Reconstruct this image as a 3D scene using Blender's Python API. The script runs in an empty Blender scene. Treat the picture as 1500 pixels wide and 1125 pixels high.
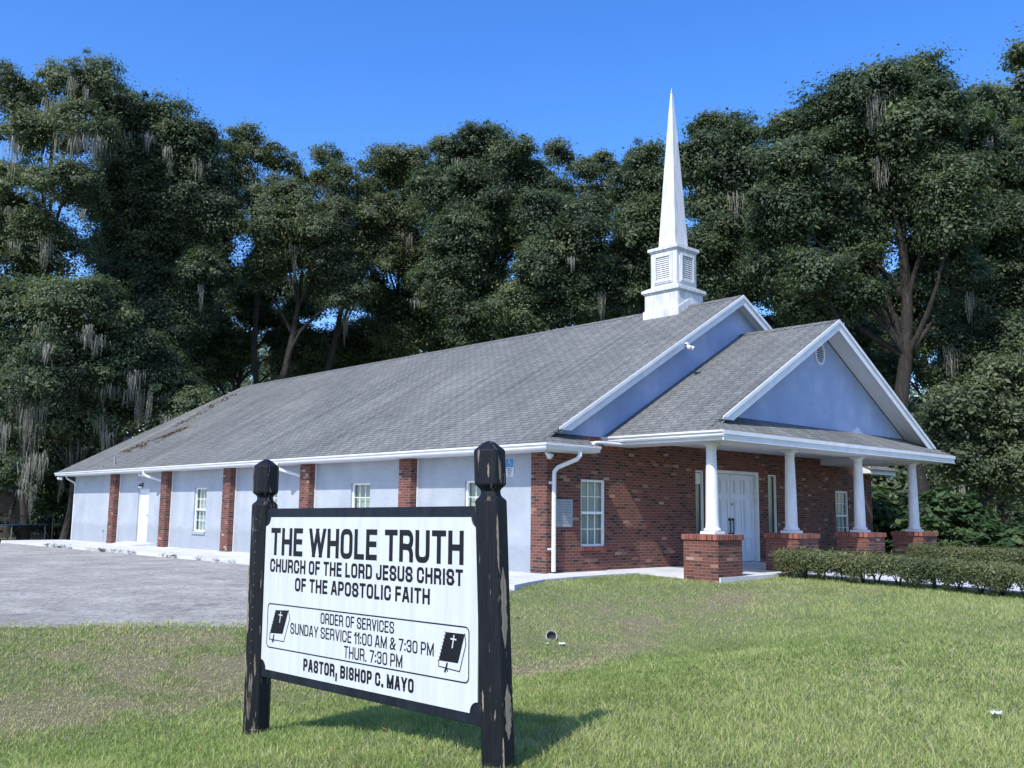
import bpy, bmesh, math, random
import numpy as np
from mathutils import Vector, Matrix

scene = bpy.context.scene
COL = scene.collection
rng = np.random.default_rng(11)
random.seed(5)

# ------------------------------------------------------------------ camera, sky, sun, exposure
CAM = np.array([-12.8442, -12.7785, 1.1441])
YAW, PITCH, ROLL, FPX = -0.7498, 0.1331, 0.0121, 1388.82
_f = np.array([math.cos(PITCH) * -math.sin(YAW), math.cos(PITCH) * math.cos(YAW), math.sin(PITCH)])
_r = np.array([math.cos(YAW), math.sin(YAW), 0.0])
_u = np.cross(_r, _f)
_rr = _r * math.cos(ROLL) + _u * math.sin(ROLL)
_uu = _u * math.cos(ROLL) - _r * math.sin(ROLL)
cd = bpy.data.cameras.new('camera')
cam = bpy.data.objects.new('camera', cd)
COL.objects.link(cam)
cd.sensor_width = 36.0
cd.lens = 36.0 * FPX / 1500.0
cd.clip_start = 0.1
cd.clip_end = 3000.0
cam.matrix_world = Matrix(((_rr[0], _uu[0], -_f[0], CAM[0]), (_rr[1], _uu[1], -_f[1], CAM[1]),
                           (_rr[2], _uu[2], -_f[2], CAM[2]), (0, 0, 0, 1)))
scene.camera = cam

TOSUN = Vector((-1.0, -0.30, 1.17)).normalized()
SUN_EL = math.asin(TOSUN.z)
SUN_AZ = math.atan2(TOSUN.x, TOSUN.y)
world = bpy.data.worlds.new('World')
scene.world = world
world.use_nodes = True
wn = world.node_tree
wn.nodes.clear()
wo = wn.nodes.new('ShaderNodeOutputWorld')
bg = wn.nodes.new('ShaderNodeBackground')
sky = wn.nodes.new('ShaderNodeTexSky')
sky.sky_type = 'NISHITA'
sky.sun_disc = False
sky.sun_elevation = SUN_EL
sky.sun_rotation = SUN_AZ
sky.altitude = 0
sky.air_density = 1.0
sky.dust_density = 0.9
sky.ozone_density = 4.0
hs = wn.nodes.new('ShaderNodeHueSaturation')
hs.inputs['Saturation'].default_value = 1.30
hs.inputs['Hue'].default_value = 0.512
hs.inputs['Value'].default_value = 0.95
wn.links.new(sky.outputs[0], hs.inputs['Color'])
wn.links.new(hs.outputs[0], bg.inputs['Color'])
bg.inputs['Strength'].default_value = 0.15
wn.links.new(bg.outputs[0], wo.inputs[0])

sd = bpy.data.lights.new('sun', 'SUN')
sd.energy = 2.75
sd.angle = math.radians(0.5)
sd.color = (1.0, 0.95, 0.87)
sun = bpy.data.objects.new('sun', sd)
COL.objects.link(sun)
sun.rotation_euler = TOSUN.to_track_quat('Z', 'Y').to_euler()
sun.location = (-20, 10, 30)

vs = scene.view_settings
vs.view_transform = 'Standard'
vs.look = 'None'
vs.exposure = 1.0
vs.gamma = 1.0
vs.use_curve_mapping = False
scene.cycles.max_bounces = 8
scene.cycles.transparent_max_bounces = 12

# ------------------------------------------------------------------ helpers
def link(o, parent=None):
    COL.objects.link(o)
    if parent is not None:
        o.parent = parent
    return o

def tag(o, label=None, cat=None, group=None, kind=None):
    if label: o['label'] = label
    if cat: o['category'] = cat
    if group: o['group'] = group
    if kind: o['kind'] = kind
    return o

def empty(name, loc=(0, 0, 0), rot=(0, 0, 0)):
    o = bpy.data.objects.new(name, None)
    o.empty_display_size = 0.2
    o.location = loc
    o.rotation_euler = rot
    return link(o)

class MB:
    def __init__(s):
        s.v = []; s.f = []
    def add(s, pts, faces):
        b = len(s.v)
        s.v += [tuple(map(float, p)) for p in pts]
        s.f += [tuple(b + i for i in f) for f in faces]
        return s
    def poly(s, pts):
        return s.add(pts, [tuple(range(len(pts)))])
    def box(s, x0, y0, z0, x1, y1, z1):
        x0, x1 = min(x0, x1), max(x0, x1); y0, y1 = min(y0, y1), max(y0, y1); z0, z1 = min(z0, z1), max(z0, z1)
        return s.add([(x0,y0,z0),(x1,y0,z0),(x1,y1,z0),(x0,y1,z0),(x0,y0,z1),(x1,y0,z1),(x1,y1,z1),(x0,y1,z1)],
                     [(0,3,2,1),(4,5,6,7),(0,1,5,4),(1,2,6,5),(2,3,7,6),(3,0,4,7)])
    def fbox(s, f, u0, u1, v0, v1, d0, d1):
        """box in a mapped frame f(u, v, d)"""
        p = [f(u,v,d) for d in (d0,d1) for (u,v) in ((u0,v0),(u1,v0),(u1,v1),(u0,v1))]
        return s.add(p, [(0,3,2,1),(4,5,6,7),(0,1,5,4),(1,2,6,5),(2,3,7,6),(3,0,4,7)])
    def slab(s, pts, dv):
        """closed prism: polygon pts extruded by dv"""
        n = len(pts)
        q = [tuple(np.array(p, float) + np.array(dv, float)) for p in pts]
        return s.add(list(pts) + q, [tuple(range(n-1,-1,-1)), tuple(range(n, 2*n))] +
                     [(i, (i+1) % n, n + (i+1) % n, n + i) for i in range(n)])
    def tube(s, pts, rad, n=10, cap=True):
        pts = [np.array(p, float) for p in pts]
        if not hasattr(rad, '__len__'): rad = [rad]*len(pts)
        rings = []
        ref = None
        for i, p in enumerate(pts):
            t = pts[min(i+1, len(pts)-1)] - pts[max(i-1, 0)]
            t = t/(np.linalg.norm(t)+1e-9)
            if ref is None:
                ref = np.array([0,0,1.0]) if abs(t[2]) < .9 else np.array([1.0,0,0])
            a = ref - t*np.dot(ref, t); a /= np.linalg.norm(a)+1e-9
            ref = a
            b = np.cross(t, a)
            rings.append([p + rad[i]*(math.cos(2*math.pi*k/n)*a + math.sin(2*math.pi*k/n)*b) for k in range(n)])
        v = [q for r in rings for q in r]
        fc = []
        for i in range(len(pts)-1):
            for k in range(n):
                fc.append((i*n+k, i*n+(k+1) % n, (i+1)*n+(k+1) % n, (i+1)*n+k))
        if cap:
            fc.append(tuple(range(n-1,-1,-1))); fc.append(tuple((len(pts)-1)*n+k for k in range(n)))
        return s.add(v, fc)
    def lathe(s, c, prof, n=24):
        """prof: (radius, z) list, round the vertical axis through c"""
        v = []
        for r, z in prof:
            v += [(c[0]+r*math.cos(2*math.pi*k/n), c[1]+r*math.sin(2*math.pi*k/n), c[2]+z) for k in range(n)]
        fc = []
        for i in range(len(prof)-1):
            for k in range(n):
                fc.append((i*n+k, i*n+(k+1) % n, (i+1)*n+(k+1) % n, (i+1)*n+k))
        fc.append(tuple(range(n-1,-1,-1))); fc.append(tuple((len(prof)-1)*n+k for k in range(n)))
        return s.add(v, fc)
    def build_each(s, name, mat, parent=None, smooth=False, bevel=0.0):
        """one object for every loose piece"""
        par = list(range(len(s.v)))
        def find(i):
            while par[i] != i: par[i] = par[par[i]]; i = par[i]
            return i
        for f in s.f:
            for i in f[1:]: par[find(i)] = find(f[0])
        groups = {}
        for f in s.f: groups.setdefault(find(f[0]), []).append(f)
        out = []
        for fs in groups.values():
            ids = sorted({i for f in fs for i in f}); mp = {v: k for k, v in enumerate(ids)}
            m = MB(); m.v = [s.v[i] for i in ids]; m.f = [tuple(mp[i] for i in f) for f in fs]
            out.append(m.build(name, mat, parent, smooth, bevel))
        return out
    def build(s, name, mat, parent=None, smooth=False, bevel=0.0):
        me = bpy.data.meshes.new(name)
        me.from_pydata(s.v, [], s.f)
        bm = bmesh.new(); bm.from_mesh(me)
        bmesh.ops.recalc_face_normals(bm, faces=bm.faces)
        if bevel:
            es = [e for e in bm.edges if len(e.link_faces) == 2 and e.calc_face_angle(0) > 0.6]
            bmesh.ops.bevel(bm, geom=es, offset=bevel, segments=2, affect='EDGES', clamp_overlap=True)
        uvl = bm.loops.layers.uv.new('UVMap')
        bm.normal_update()
        for f in bm.faces:
            n = f.normal
            h = math.hypot(n.x, n.y)
            if h < 0.02:
                for l in f.loops: l[uvl].uv = (l.vert.co.x, l.vert.co.y)
            else:
                t = Vector((-n.y/h, n.x/h, 0)); b = n.cross(t)
                if b.z < 0: b = -b
                for l in f.loops: l[uvl].uv = (l.vert.co.dot(t), l.vert.co.dot(b))
        if smooth:
            for f in bm.faces: f.smooth = True
        bm.to_mesh(me); bm.free()
        me.materials.append(mat)
        return link(bpy.data.objects.new(name, me), parent)

def np_mesh(name, verts, faces, mat, parent=None, attrs=None):
    """fast mesh from numpy: verts (n,3), faces (m,k)"""
    me = bpy.data.meshes.new(name)
    nv, (nf, k) = len(verts), faces.shape
    me.vertices.add(nv); me.loops.add(nf*k); me.polygons.add(nf)
    me.vertices.foreach_set('co', np.asarray(verts, np.float32).ravel())
    me.loops.foreach_set('vertex_index', np.asarray(faces, np.int32).ravel())
    me.polygons.foreach_set('loop_start', np.arange(0, nf*k, k, dtype=np.int32))
    for an, av in (attrs or {}).items():
        a = me.attributes.new(an, 'FLOAT', 'POINT')
        a.data.foreach_set('value', np.asarray(av, np.float32))
    me.update(calc_edges=True)
    me.materials.append(mat)
    return link(bpy.data.objects.new(name, me), parent)

def hash2(ix, iy, seed):
    n = (ix.astype(np.int64)*374761393 + iy.astype(np.int64)*668265263 + seed*974711) & 0xffffffff
    n = ((n ^ (n >> 13)) * 1274126177) & 0xffffffff
    return ((n ^ (n >> 16)) & 0xffff)/65535.0

def noise2(x, y, sc, seed=0):
    x = np.asarray(x, float)/sc; y = np.asarray(y, float)/sc
    ix, iy = np.floor(x), np.floor(y)
    fx, fy = x-ix, y-iy
    fx = fx*fx*(3-2*fx); fy = fy*fy*(3-2*fy)
    ix = ix.astype(np.int64); iy = iy.astype(np.int64)
    a = hash2(ix, iy, seed); b = hash2(ix+1, iy, seed); c = hash2(ix, iy+1, seed); d = hash2(ix+1, iy+1, seed)
    return (a*(1-fx)+b*fx)*(1-fy)+(c*(1-fx)+d*fx)*fy

def fbm2(x, y, sc, seed=0):
    return .55*noise2(x, y, sc, seed)+.28*noise2(x, y, sc*.47, seed+3)+.17*noise2(x, y, sc*.21, seed+9)

# ------------------------------------------------------------------ materials
def new_mat(name):
    m = bpy.data.materials.new(name); m.use_nodes = True
    nt = m.node_tree
    return m, nt, nt.nodes['Principled BSDF']

def nd(nt, t, ins=None, **props):
    n = nt.nodes.new(t)
    for k, v in props.items(): setattr(n, k, v)
    for k, v in (ins or {}).items():
        if isinstance(v, bpy.types.NodeSocket): nt.links.new(v, n.inputs[k])
        else: n.inputs[k].default_value = v
    return n

def c4(c): return (c[0], c[1], c[2], 1.0)

def ramp(nt, fac, stops, interp='LINEAR'):
    n = nt.nodes.new('ShaderNodeValToRGB')
    n.color_ramp.interpolation = interp
    e = n.color_ramp.elements
    while len(e) > 1: e.remove(e[-1])
    e[0].position = stops[0][0]; e[0].color = c4(stops[0][1])
    for p, c in stops[1:]:
        x = e.new(p); x.color = c4(c)
    nt.links.new(fac, n.inputs[0])
    return n.outputs[0]

def uvmap(nt, sc=(1, 1, 1)):
    tc = nt.nodes.new('ShaderNodeTexCoord')
    return nd(nt, 'ShaderNodeMapping', {'Vector': tc.outputs['UV'], 'Scale': sc}).outputs[0]

def noise(nt, vec, scale, detail=4, rough=.55):
    return nd(nt, 'ShaderNodeTexNoise', {'Vector': vec, 'Scale': scale, 'Detail': detail, 'Roughness': rough}).outputs['Fac']

def mixc(nt, fac, a, b, mode='MIX'):
    n = nt.nodes.new('ShaderNodeMix'); n.data_type = 'RGBA'; n.blend_type = mode
    for k, v in ((0, fac), (6, a), (7, b)):
        if isinstance(v, bpy.types.NodeSocket): nt.links.new(v, n.inputs[k])
        else: n.inputs[k].default_value = c4(v) if k else v
    return n.outputs[2]

def bump(nt, bsdf, h, strength, dist):
    b = nd(nt, 'ShaderNodeBump', {'Height': h, 'Strength': strength, 'Distance': dist})
    nt.links.new(b.outputs[0], bsdf.inputs['Normal'])

def plain(name, col, rough=.5, var=.12, vs_=6.0, stretch=(1, 1, 1), metallic=0.0, bmp=0.0, bs=80.0):
    """a plain painted or cast surface with mild uneven wear"""
    m, nt, b = new_mat(name)
    v = uvmap(nt, stretch)
    n = noise(nt, v, vs_, 5, .6)
    lo = [max(0, x*(1-var)) for x in col]; hi = [min(1, x*(1+var*.6)) for x in col]
    nt.links.new(ramp(nt, n, [(.3, lo), (.7, hi)]), b.inputs['Base Color'])
    b.inputs['Roughness'].default_value = rough
    b.inputs['Metallic'].default_value = metallic
    if bmp: bump(nt, b, noise(nt, v, bs, 3), bmp, .01)
    return m

def brick_mat():
    m, nt, b = new_mat('red_brick')
    v = uvmap(nt)
    br = nd(nt, 'ShaderNodeTexBrick', {'Vector': v, 'Color1': (0,0,0,1), 'Color2': (1,1,1,1), 'Mortar': (.5,.5,.5,1),
            'Scale': 1.0, 'Mortar Size': .0048, 'Mortar Smooth': .2, 'Bias': 0.0, 'Brick Width': .178, 'Row Height': .0575}, offset=.5)
    c = ramp(nt, br.outputs['Color'], [(0, (.022,.018,.018)), (.14, (.032,.023,.022)), (.19, (.090,.034,.026)), (.35, (.158,.051,.037)),
             (.6, (.192,.061,.042)), (.8, (.14,.043,.031)), (.93, (.23,.082,.055)), (.98, (.36,.20,.13)), (1, (.50,.38,.30))], 'LINEAR')
    n1 = noise(nt, v, 26, 4)
    c = mixc(nt, ramp(nt, n1, [(.35, (0,0,0)), (.75, (.5,.5,.5))]), c, (.12,.045,.03))
    spots = ramp(nt, noise(nt, v, 9, 5, .7), [(.70, (0,0,0)), (.78, (.7,.7,.7))])
    c = mixc(nt, spots, c, (.46,.36,.30))
    mort = mixc(nt, noise(nt, v, 3.0, 3), (.20,.13,.105), (.33,.25,.21))
    c = mixc(nt, br.outputs['Fac'], c, mort)
    c = mixc(nt, 1.0, c, (.84,.84,.86), 'MULTIPLY')
    nt.links.new(c, b.inputs['Base Color'])
    b.inputs['Roughness'].default_value = .85
    h = nd(nt, 'ShaderNodeMath', {0: br.outputs['Fac'], 1: -1.0}, operation='MULTIPLY').outputs[0]
    h = nd(nt, 'ShaderNodeMath', {0: n1, 1: .35, 2: h}, operation='MULTIPLY_ADD').outputs[0]
    bump(nt, b, h, .9, .006)
    return m

def soldier_mat():
    m, nt, b = new_mat('soldier_brick')
    v = uvmap(nt)
    br = nd(nt, 'ShaderNodeTexBrick', {'Vector': v, 'Color1': (0,0,0,1), 'Color2': (1,1,1,1), 'Mortar': (.5,.5,.5,1),
            'Scale': 1.0, 'Mortar Size': .0048, 'Mortar Smooth': .2, 'Brick Width': .0575, 'Row Height': .30}, offset=0.0)
    c = ramp(nt, br.outputs['Color'], [(0, (.10,.03,.022)), (.5, (.24,.06,.034)), (1, (.30,.10,.06))])
    c = mixc(nt, br.outputs['Fac'], c, (.29,.21,.17))
    c = mixc(nt, ramp(nt, noise(nt, v, 14, 5), [(.6, (0,0,0)), (.8, (.35,.35,.35))]), c, (.42,.32,.27))
    nt.links.new(c, b.inputs['Base Color']); b.inputs['Roughness'].default_value = .85
    bump(nt, b, nd(nt, 'ShaderNodeMath', {0: br.outputs['Fac'], 1: -1.0}, operation='MULTIPLY').outputs[0], .9, .006)
    return m

def shingle_mat():
    m, nt, b = new_mat('grey_shingles')
    v = uvmap(nt)
    wob = nd(nt, 'ShaderNodeMapping', {'Vector': v, 'Scale': (1, 1, 1)}).outputs[0]
    br = nd(nt, 'ShaderNodeTexBrick', {'Vector': wob, 'Color1': (0,0,0,1), 'Color2': (1,1,1,1), 'Mortar': (.5,.5,.5,1),
            'Scale': 1.0, 'Mortar Size': .010, 'Mortar Smooth': .3, 'Brick Width': .26, 'Row Height': .125}, offset=.37, offset_frequency=2)
    c = ramp(nt, br.outputs['Color'], [(0, (.148,.157,.155)), (.5, (.170,.180,.178)), (1, (.194,.204,.200))])
    st = noise(nt, uvmap(nt, (5.5, .14, 1)), 1.0, 6, .7)
    c = mixc(nt, .85, c, ramp(nt, st, [(.34, (.60,.60,.61)), (.5, (.95,.95,.95)), (.68, (1.34,1.34,1.32))]), 'MULTIPLY')
    big = noise(nt, v, .35, 4)
    c = mixc(nt, .8, c, ramp(nt, big, [(.3, (.75,.76,.78)), (.7, (1.15,1.13,1.08))]), 'MULTIPLY')
    c = mixc(nt, br.outputs['Fac'], c, (.045,.045,.048))  # course shadow lines painted dark along the gaps between shingles
    gr = noise(nt, v, 240, 2)
    c = mixc(nt, .5, c, ramp(nt, gr, [(.3, (.7,.7,.7)), (.7, (1.3,1.3,1.3))]), 'MULTIPLY')
    nt.links.new(c, b.inputs['Base Color']); b.inputs['Roughness'].default_value = .9
    # each course laps the one below: height ramps down the slope within a row
    sx = nd(nt, 'ShaderNodeSeparateXYZ', {0: v}).outputs[1]
    fr = nd(nt, 'ShaderNodeMath', {0: sx, 1: .125}, operation='DIVIDE').outputs[0]
    fr = nd(nt, 'ShaderNodeMath', {0: fr}, operation='FRACT').outputs[0]
    h = nd(nt, 'ShaderNodeMath', {0: fr, 1: -1.0}, operation='MULTIPLY').outputs[0]
    h = nd(nt, 'ShaderNodeMath', {0: br.outputs['Color'], 1: .45, 2: h}, operation='MULTIPLY_ADD').outputs[0]
    bump(nt, b, h, 1.0, .022)
    return m

def stucco_mat(name, col, patch):
    m, nt, b = new_mat(name)
    v = uvmap(nt)
    n = noise(nt, v, 1.1, 6, .62)
    c = ramp(nt, n, [(.28, [x*.86 for x in col]), (.5, col), (.74, patch)])
    c = mixc(nt, .3, c, ramp(nt, noise(nt, uvmap(nt, (2.2, .6, 1)), 1.0, 5), [(.35, (.86,.88,.90)), (.6, (1.03,1.03,1.03))]), 'MULTIPLY')
    c = mixc(nt, .5, c, ramp(nt, noise(nt, v, 30, 4), [(.3, (.85,.85,.85)), (.7, (1.1,1.1,1.1))]), 'MULTIPLY')
    # splashed dirt low on the wall, ragged at its top
    zc = nd(nt, 'ShaderNodeSeparateXYZ', {0: v}).outputs[1]
    zn = nd(nt, 'ShaderNodeMath', {0: noise(nt, v, 2.2, 6, .7), 1: -.9, 2: zc}, operation='MULTIPLY_ADD').outputs[0]
    c = mixc(nt, ramp(nt, zn, [(0, (.55,.55,.55)), (.10, (0,0,0))]), c, [x*.72 for x in col])
    # faint block joints and hairline cracks telegraphing through the render
    jb = nd(nt, 'ShaderNodeTexBrick', {'Vector': v, 'Color1': (1,1,1,1), 'Color2': (.96,.96,.96,1), 'Mortar': (.87,.88,.90,1), 'Scale': 1.0, 'Mortar Size': .006, 'Mortar Smooth': .6, 'Brick Width': .40, 'Row Height': .20}).outputs['Color']
    c = mixc(nt, ramp(nt, noise(nt, v, .7, 4), [(.42, (0,0,0)), (.62, (.7,.7,.7))]), c, mixc(nt, 1.0, c, jb, 'MULTIPLY'))
    nt.links.new(c, b.inputs['Base Color']); b.inputs['Roughness'].default_value = .9
    h = nd(nt, 'ShaderNodeMath', {0: noise(nt, v, 9, 6, .7), 1: 1.0, 2: noise(nt, v, 45, 3)}, operation='ADD').outputs[0]
    bump(nt, b, h, .55, .02)
    return m

def post_mat():
    m, nt, b = new_mat('peeling_black_paint')
    v = uvmap(nt, (38, 3.2, 1))
    n = noise(nt, v, 1.0, 5, .6)
    n2 = noise(nt, uvmap(nt, (9, 1.6, 1)), 1.0, 3)
    s = nd(nt, 'ShaderNodeMath', {0: n2, 1: .55, 2: n}, operation='MULTIPLY_ADD').outputs[0]
    mask = ramp(nt, s, [(.882, (0,0,0)), (.895, (1,1,1))])
    grain = ramp(nt, noise(nt, uvmap(nt, (120, 4, 1)), 1.0, 4), [(.3, (.10,.088,.07)), (.7, (.25,.22,.175))])
    black = ramp(nt, noise(nt, uvmap(nt, (70, 5, 1)), 1.0, 4), [(.3, (.004,.005,.007)), (.7, (.012,.013,.018))])
    nt.links.new(mixc(nt, mask, black, grain), b.inputs['Base Color'])
    nt.links.new(ramp(nt, mask, [(0, (.5,.5,.5)), (1, (.9,.9,.9))]), b.inputs['Roughness'])
    b.inputs['Specular IOR Level'].default_value = .22
    h = nd(nt, 'ShaderNodeMath', {0: noise(nt, uvmap(nt, (70, 5, 1)), 1.0, 4), 1: .8, 2: nd(nt, 'ShaderNodeMath', {0: mask, 1: -.6}, operation='MULTIPLY').outputs[0]}, operation='MULTIPLY_ADD').outputs[0]
    bump(nt, b, h, .8, .008)
    return m

def ground_noise_mat(name, stops, scale, rough=.92, bs=60, bstr=.4, bdist=.02, extra=None):
    m, nt, b = new_mat(name)
    tc = nt.nodes.new('ShaderNodeTexCoord')
    v = tc.outputs['Object']
    c = ramp(nt, noise(nt, v, scale, 7, .65), stops)
    if extra: c = extra(nt, v, c)
    nt.links.new(c, b.inputs['Base Color']); b.inputs['Roughness'].default_value = rough
    bump(nt, b, noise(nt, v, bs, 4, .7), bstr, bdist)
    return m

def asphalt_mat():
    def extra(nt, v, c):
        c = mixc(nt, .9, c, ramp(nt, noise(nt, v, 55, 3, .8), [(.3, (.5,.5,.5)), (.5, (1,1,1)), (.72, (1.6,1.6,1.6))]), 'MULTIPLY')
        c = mixc(nt, .9, c, ramp(nt, noise(nt, v, 11, 6, .85), [(.36, (.55,.54,.53)), (.5, (1,1,1)), (.64, (1.5,1.5,1.5))]), 'MULTIPLY')
        d = ramp(nt, noise(nt, v, .9, 6, .75), [(.54, (0,0,0)), (.68, (.6,.6,.6))])
        c = mixc(nt, d, c, (.21,.19,.155))
        k = ramp(nt, noise(nt, v, 2.3, 7, .8), [(.56, (0,0,0)), (.63, (.7,.7,.7))])
        c = mixc(nt, k, c, (.13,.115,.10))
        vo = nd(nt, 'ShaderNodeTexVoronoi', {'Vector': mixc(nt, .2, v, nd(nt, 'ShaderNodeTexNoise', {'Vector': v, 'Scale': 1.2, 'Detail': 5}).outputs['Color']), 'Scale': .45}, feature='DISTANCE_TO_EDGE').outputs['Distance']
        cr = ramp(nt, vo, [(0, (.25,.25,.25)), (.006, (0,0,0))])
        return mixc(nt, cr, c, (.07,.065,.06))
    return ground_noise_mat('worn_asphalt', [(.3, (.225,.218,.196)), (.5, (.31,.302,.276)), (.7, (.41,.40,.37))], .8, .9, 90, .7, .02, extra)

def concrete_mat(name='concrete', k=1.0):
    def extra(nt, v, c):
        return mixc(nt, .6, c, ramp(nt, noise(nt, v, 40, 4, .7), [(.3, (.85,.85,.85)), (.7, (1.08,1.08,1.08))]), 'MULTIPLY')
    return ground_noise_mat(name, [(.3, (.40*k,.41*k,.43*k)), (.5, (.52*k,.53*k,.55*k)), (.72, (.62*k,.63*k,.64*k))], 1.3, .9, 50, .3, .01, extra)

def soil_mat():
    m, nt, b = new_mat('turf_soil')
    tc = nt.nodes.new('ShaderNodeTexCoord'); v = tc.outputs['Object']
    at = nd(nt, 'ShaderNodeAttribute', attribute_name='dead').outputs['Fac']
    g = ramp(nt, noise(nt, v, 14, 6, .7), [(.3, (.085,.105,.040)), (.5, (.14,.165,.07)), (.72, (.20,.205,.105))])
    d = ramp(nt, noise(nt, v, 18, 6, .7), [(.3, (.10,.090,.048)), (.5, (.165,.145,.082)), (.72, (.24,.21,.13))])
    nt.links.new(mixc(nt, at, g, d), b.inputs['Base Color']); b.inputs['Roughness'].default_value = 1
    bump(nt, b, noise(nt, v, 40, 5, .7), .8, .03)
    return m

def leaf_mat(name, stops, trans=.35, rough=.5, spec=.3):
    m, nt, b = new_mat(name)
    at = nd(nt, 'ShaderNodeAttribute', attribute_name='tint').outputs['Fac']
    c = ramp(nt, at, stops)
    nt.links.new(c, b.inputs['Base Color'])
    b.inputs['Roughness'].default_value = rough
    b.inputs['Specular IOR Level'].default_value = spec
    tr = nt.nodes.new('ShaderNodeBsdfTranslucent')
    nt.links.new(mixc(nt, .6, c, (1.3, 1.5, .6), 'MULTIPLY'), tr.inputs[0])
    mx = nd(nt, 'ShaderNodeMixShader', {0: trans, 1: b.outputs[0], 2: tr.outputs[0]})
    nt.links.new(mx.outputs[0], nt.nodes['Material Output'].inputs[0])
    return m

def bark_mat():
    m, nt, b = new_mat('grey_bark')
    tc = nt.nodes.new('ShaderNodeTexCoord')
    v = nd(nt, 'ShaderNodeMapping', {'Vector': tc.outputs['Object'], 'Scale': (7, 7, 1.6)}).outputs[0]
    n = noise(nt, v, 1.6, 6, .7)
    nt.links.new(ramp(nt, n, [(.3, (.016,.013,.011)), (.55, (.036,.031,.027)), (.75, (.075,.068,.060))]), b.inputs['Base Color'])
    b.inputs['Roughness'].default_value = .95
    bump(nt, b, n, 1, .06)
    return m

def glass_mat():
    m, nt, b = new_mat('window_glass')
    nt.nodes.remove(b)
    t = nd(nt, 'ShaderNodeBsdfTransparent', {0: (.80,.86,.85,1)})
    g = nd(nt, 'ShaderNodeBsdfGlossy', {0: (1,1,1,1), 'Roughness': .04})
    bf = nt.nodes.new('ShaderNodeNewGeometry').outputs['Backfacing']
    ior = nd(nt, 'ShaderNodeMath', {0: bf, 1: 1/1.45-1.45, 2: 1.45}, operation='MULTIPLY_ADD').outputs[0]
    fr = nd(nt, 'ShaderNodeFresnel', {'IOR': ior})
    mx = nd(nt, 'ShaderNodeMixShader', {0: fr.outputs[0], 1: t.outputs[0], 2: g.outputs[0]})
    nt.links.new(mx.outputs[0], nt.nodes['Material Output'].inputs[0])
    return m

BRICK, SOLDIER, SHINGLE = brick_mat(), soldier_mat(), shingle_mat()
STUCCO = stucco_mat('pale_blue_stucco', (.34,.378,.425), (.41,.445,.485))
GABLE = stucco_mat('blue_stucco', (.315,.40,.60), (.45,.52,.68))
WHITE = plain('white_trim_paint', (.66,.68,.71), .45, .14, 3.0)
GUTTER = plain('white_aluminium', (.66,.68,.71), .35, .18, 2.0, (.6, 6, 1))
SOFFIT = plain('white_soffit', (.66,.67,.68), .6, .10, 2.0)
STEEPLEM = plain('weathered_white_fibreglass', (.58,.595,.61), .5, .32, 2.0, (7, .8, 1))
DOORM = plain('white_door_paint', (.66,.71,.80), .45, .10, 3.0)
VINYL = plain('white_vinyl', (.76,.78,.79), .4, .06)
SIGNW = plain('white_sign_face', (.535,.57,.61), .42, .11, 1.0, (16, 1.1, 1))
FRAMEB = plain('dark_sign_board', (.012,.016,.026), .45, .5, 1.0, (14, 3, 1))
LETTER = plain('black_vinyl_letters', (.010,.011,.016), .4, .2)
for _m in (FRAMEB, LETTER): _m.node_tree.nodes['Principled BSDF'].inputs['Specular IOR Level'].default_value = .2
SHINGLE.node_tree.nodes['Principled BSDF'].inputs['Specular IOR Level'].default_value = .15
BLACKM = plain('black_metal', (.014,.014,.016), .35, .2)
GREYM = plain('grey_metal', (.30,.31,.32), .4, .2, metallic=.4)
BLUES = plain('blue_sign_paint', (.03,.20,.50), .4, .05)
STONE = plain('grey_engraved_stone', (.30,.32,.35), .7, .18, 8, bmp=.3)
STONED = plain('dark_engraving', (.15,.16,.18), .8, .1)
BLIND = plain('pale_curtain', (.36,.40,.37), .8, .12, 4, (8, 1, 1))
LACE = plain('pale_sheer_curtain', (.34,.39,.375), .8, .12, 4, (8, 1, 1))
DARKROOM = plain('dark_interior', (.03,.032,.035), .9, .2)
PAPER = plain('paper_notice', (.70,.74,.70), .8, .25, 20)
POST, ASPHALT, CONCRETE, SOIL, BARK, GLASS = post_mat(), asphalt_mat(), concrete_mat(), soil_mat(), bark_mat(), glass_mat()
OAK = leaf_mat('oak_leaves', [(0, (.042,.066,.042)), (.45, (.084,.122,.066)), (.8, (.132,.172,.088)), (1, (.19,.215,.11))], .42)
OAKY = leaf_mat('pale_leaves', [(0, (.060,.086,.050)), (.5, (.122,.155,.082)), (1, (.205,.225,.12))], .42)
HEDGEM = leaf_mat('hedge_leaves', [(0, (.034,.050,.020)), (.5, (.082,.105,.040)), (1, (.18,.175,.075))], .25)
BUSHM = leaf_mat('broad_leaves', [(0, (.038,.075,.030)), (.6, (.070,.120,.050)), (1, (.13,.165,.06))], .35)
GRASSM = leaf_mat('grass_blades', [(0, (.165,.23,.065)), (.3, (.300,.375,.125)), (.55, (.43,.475,.20)), (.75, (.45,.43,.235)), (1, (.46,.41,.26))], .4, .55, .2)
MOSS = leaf_mat('grey_moss', [(0, (.18,.185,.165)), (1, (.40,.385,.34))], .3, .9, .05)
NEEDLE = leaf_mat('pine_needles', [(0, (.06,.10,.03)), (1, (.20,.23,.08))], .3)

# ------------------------------------------------------------------ ground, lot, paving
def smooth(a, b, x):
    t = np.clip((x-a)/(b-a), 0, 1)
    return t*t*(3-2*t)

def lot_z(y): return -.085-.006*np.maximum(np.asarray(y, float)+2, 0)
def walk_z(y): return -.016-.006*np.maximum(np.asarray(y, float), 0)

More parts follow.
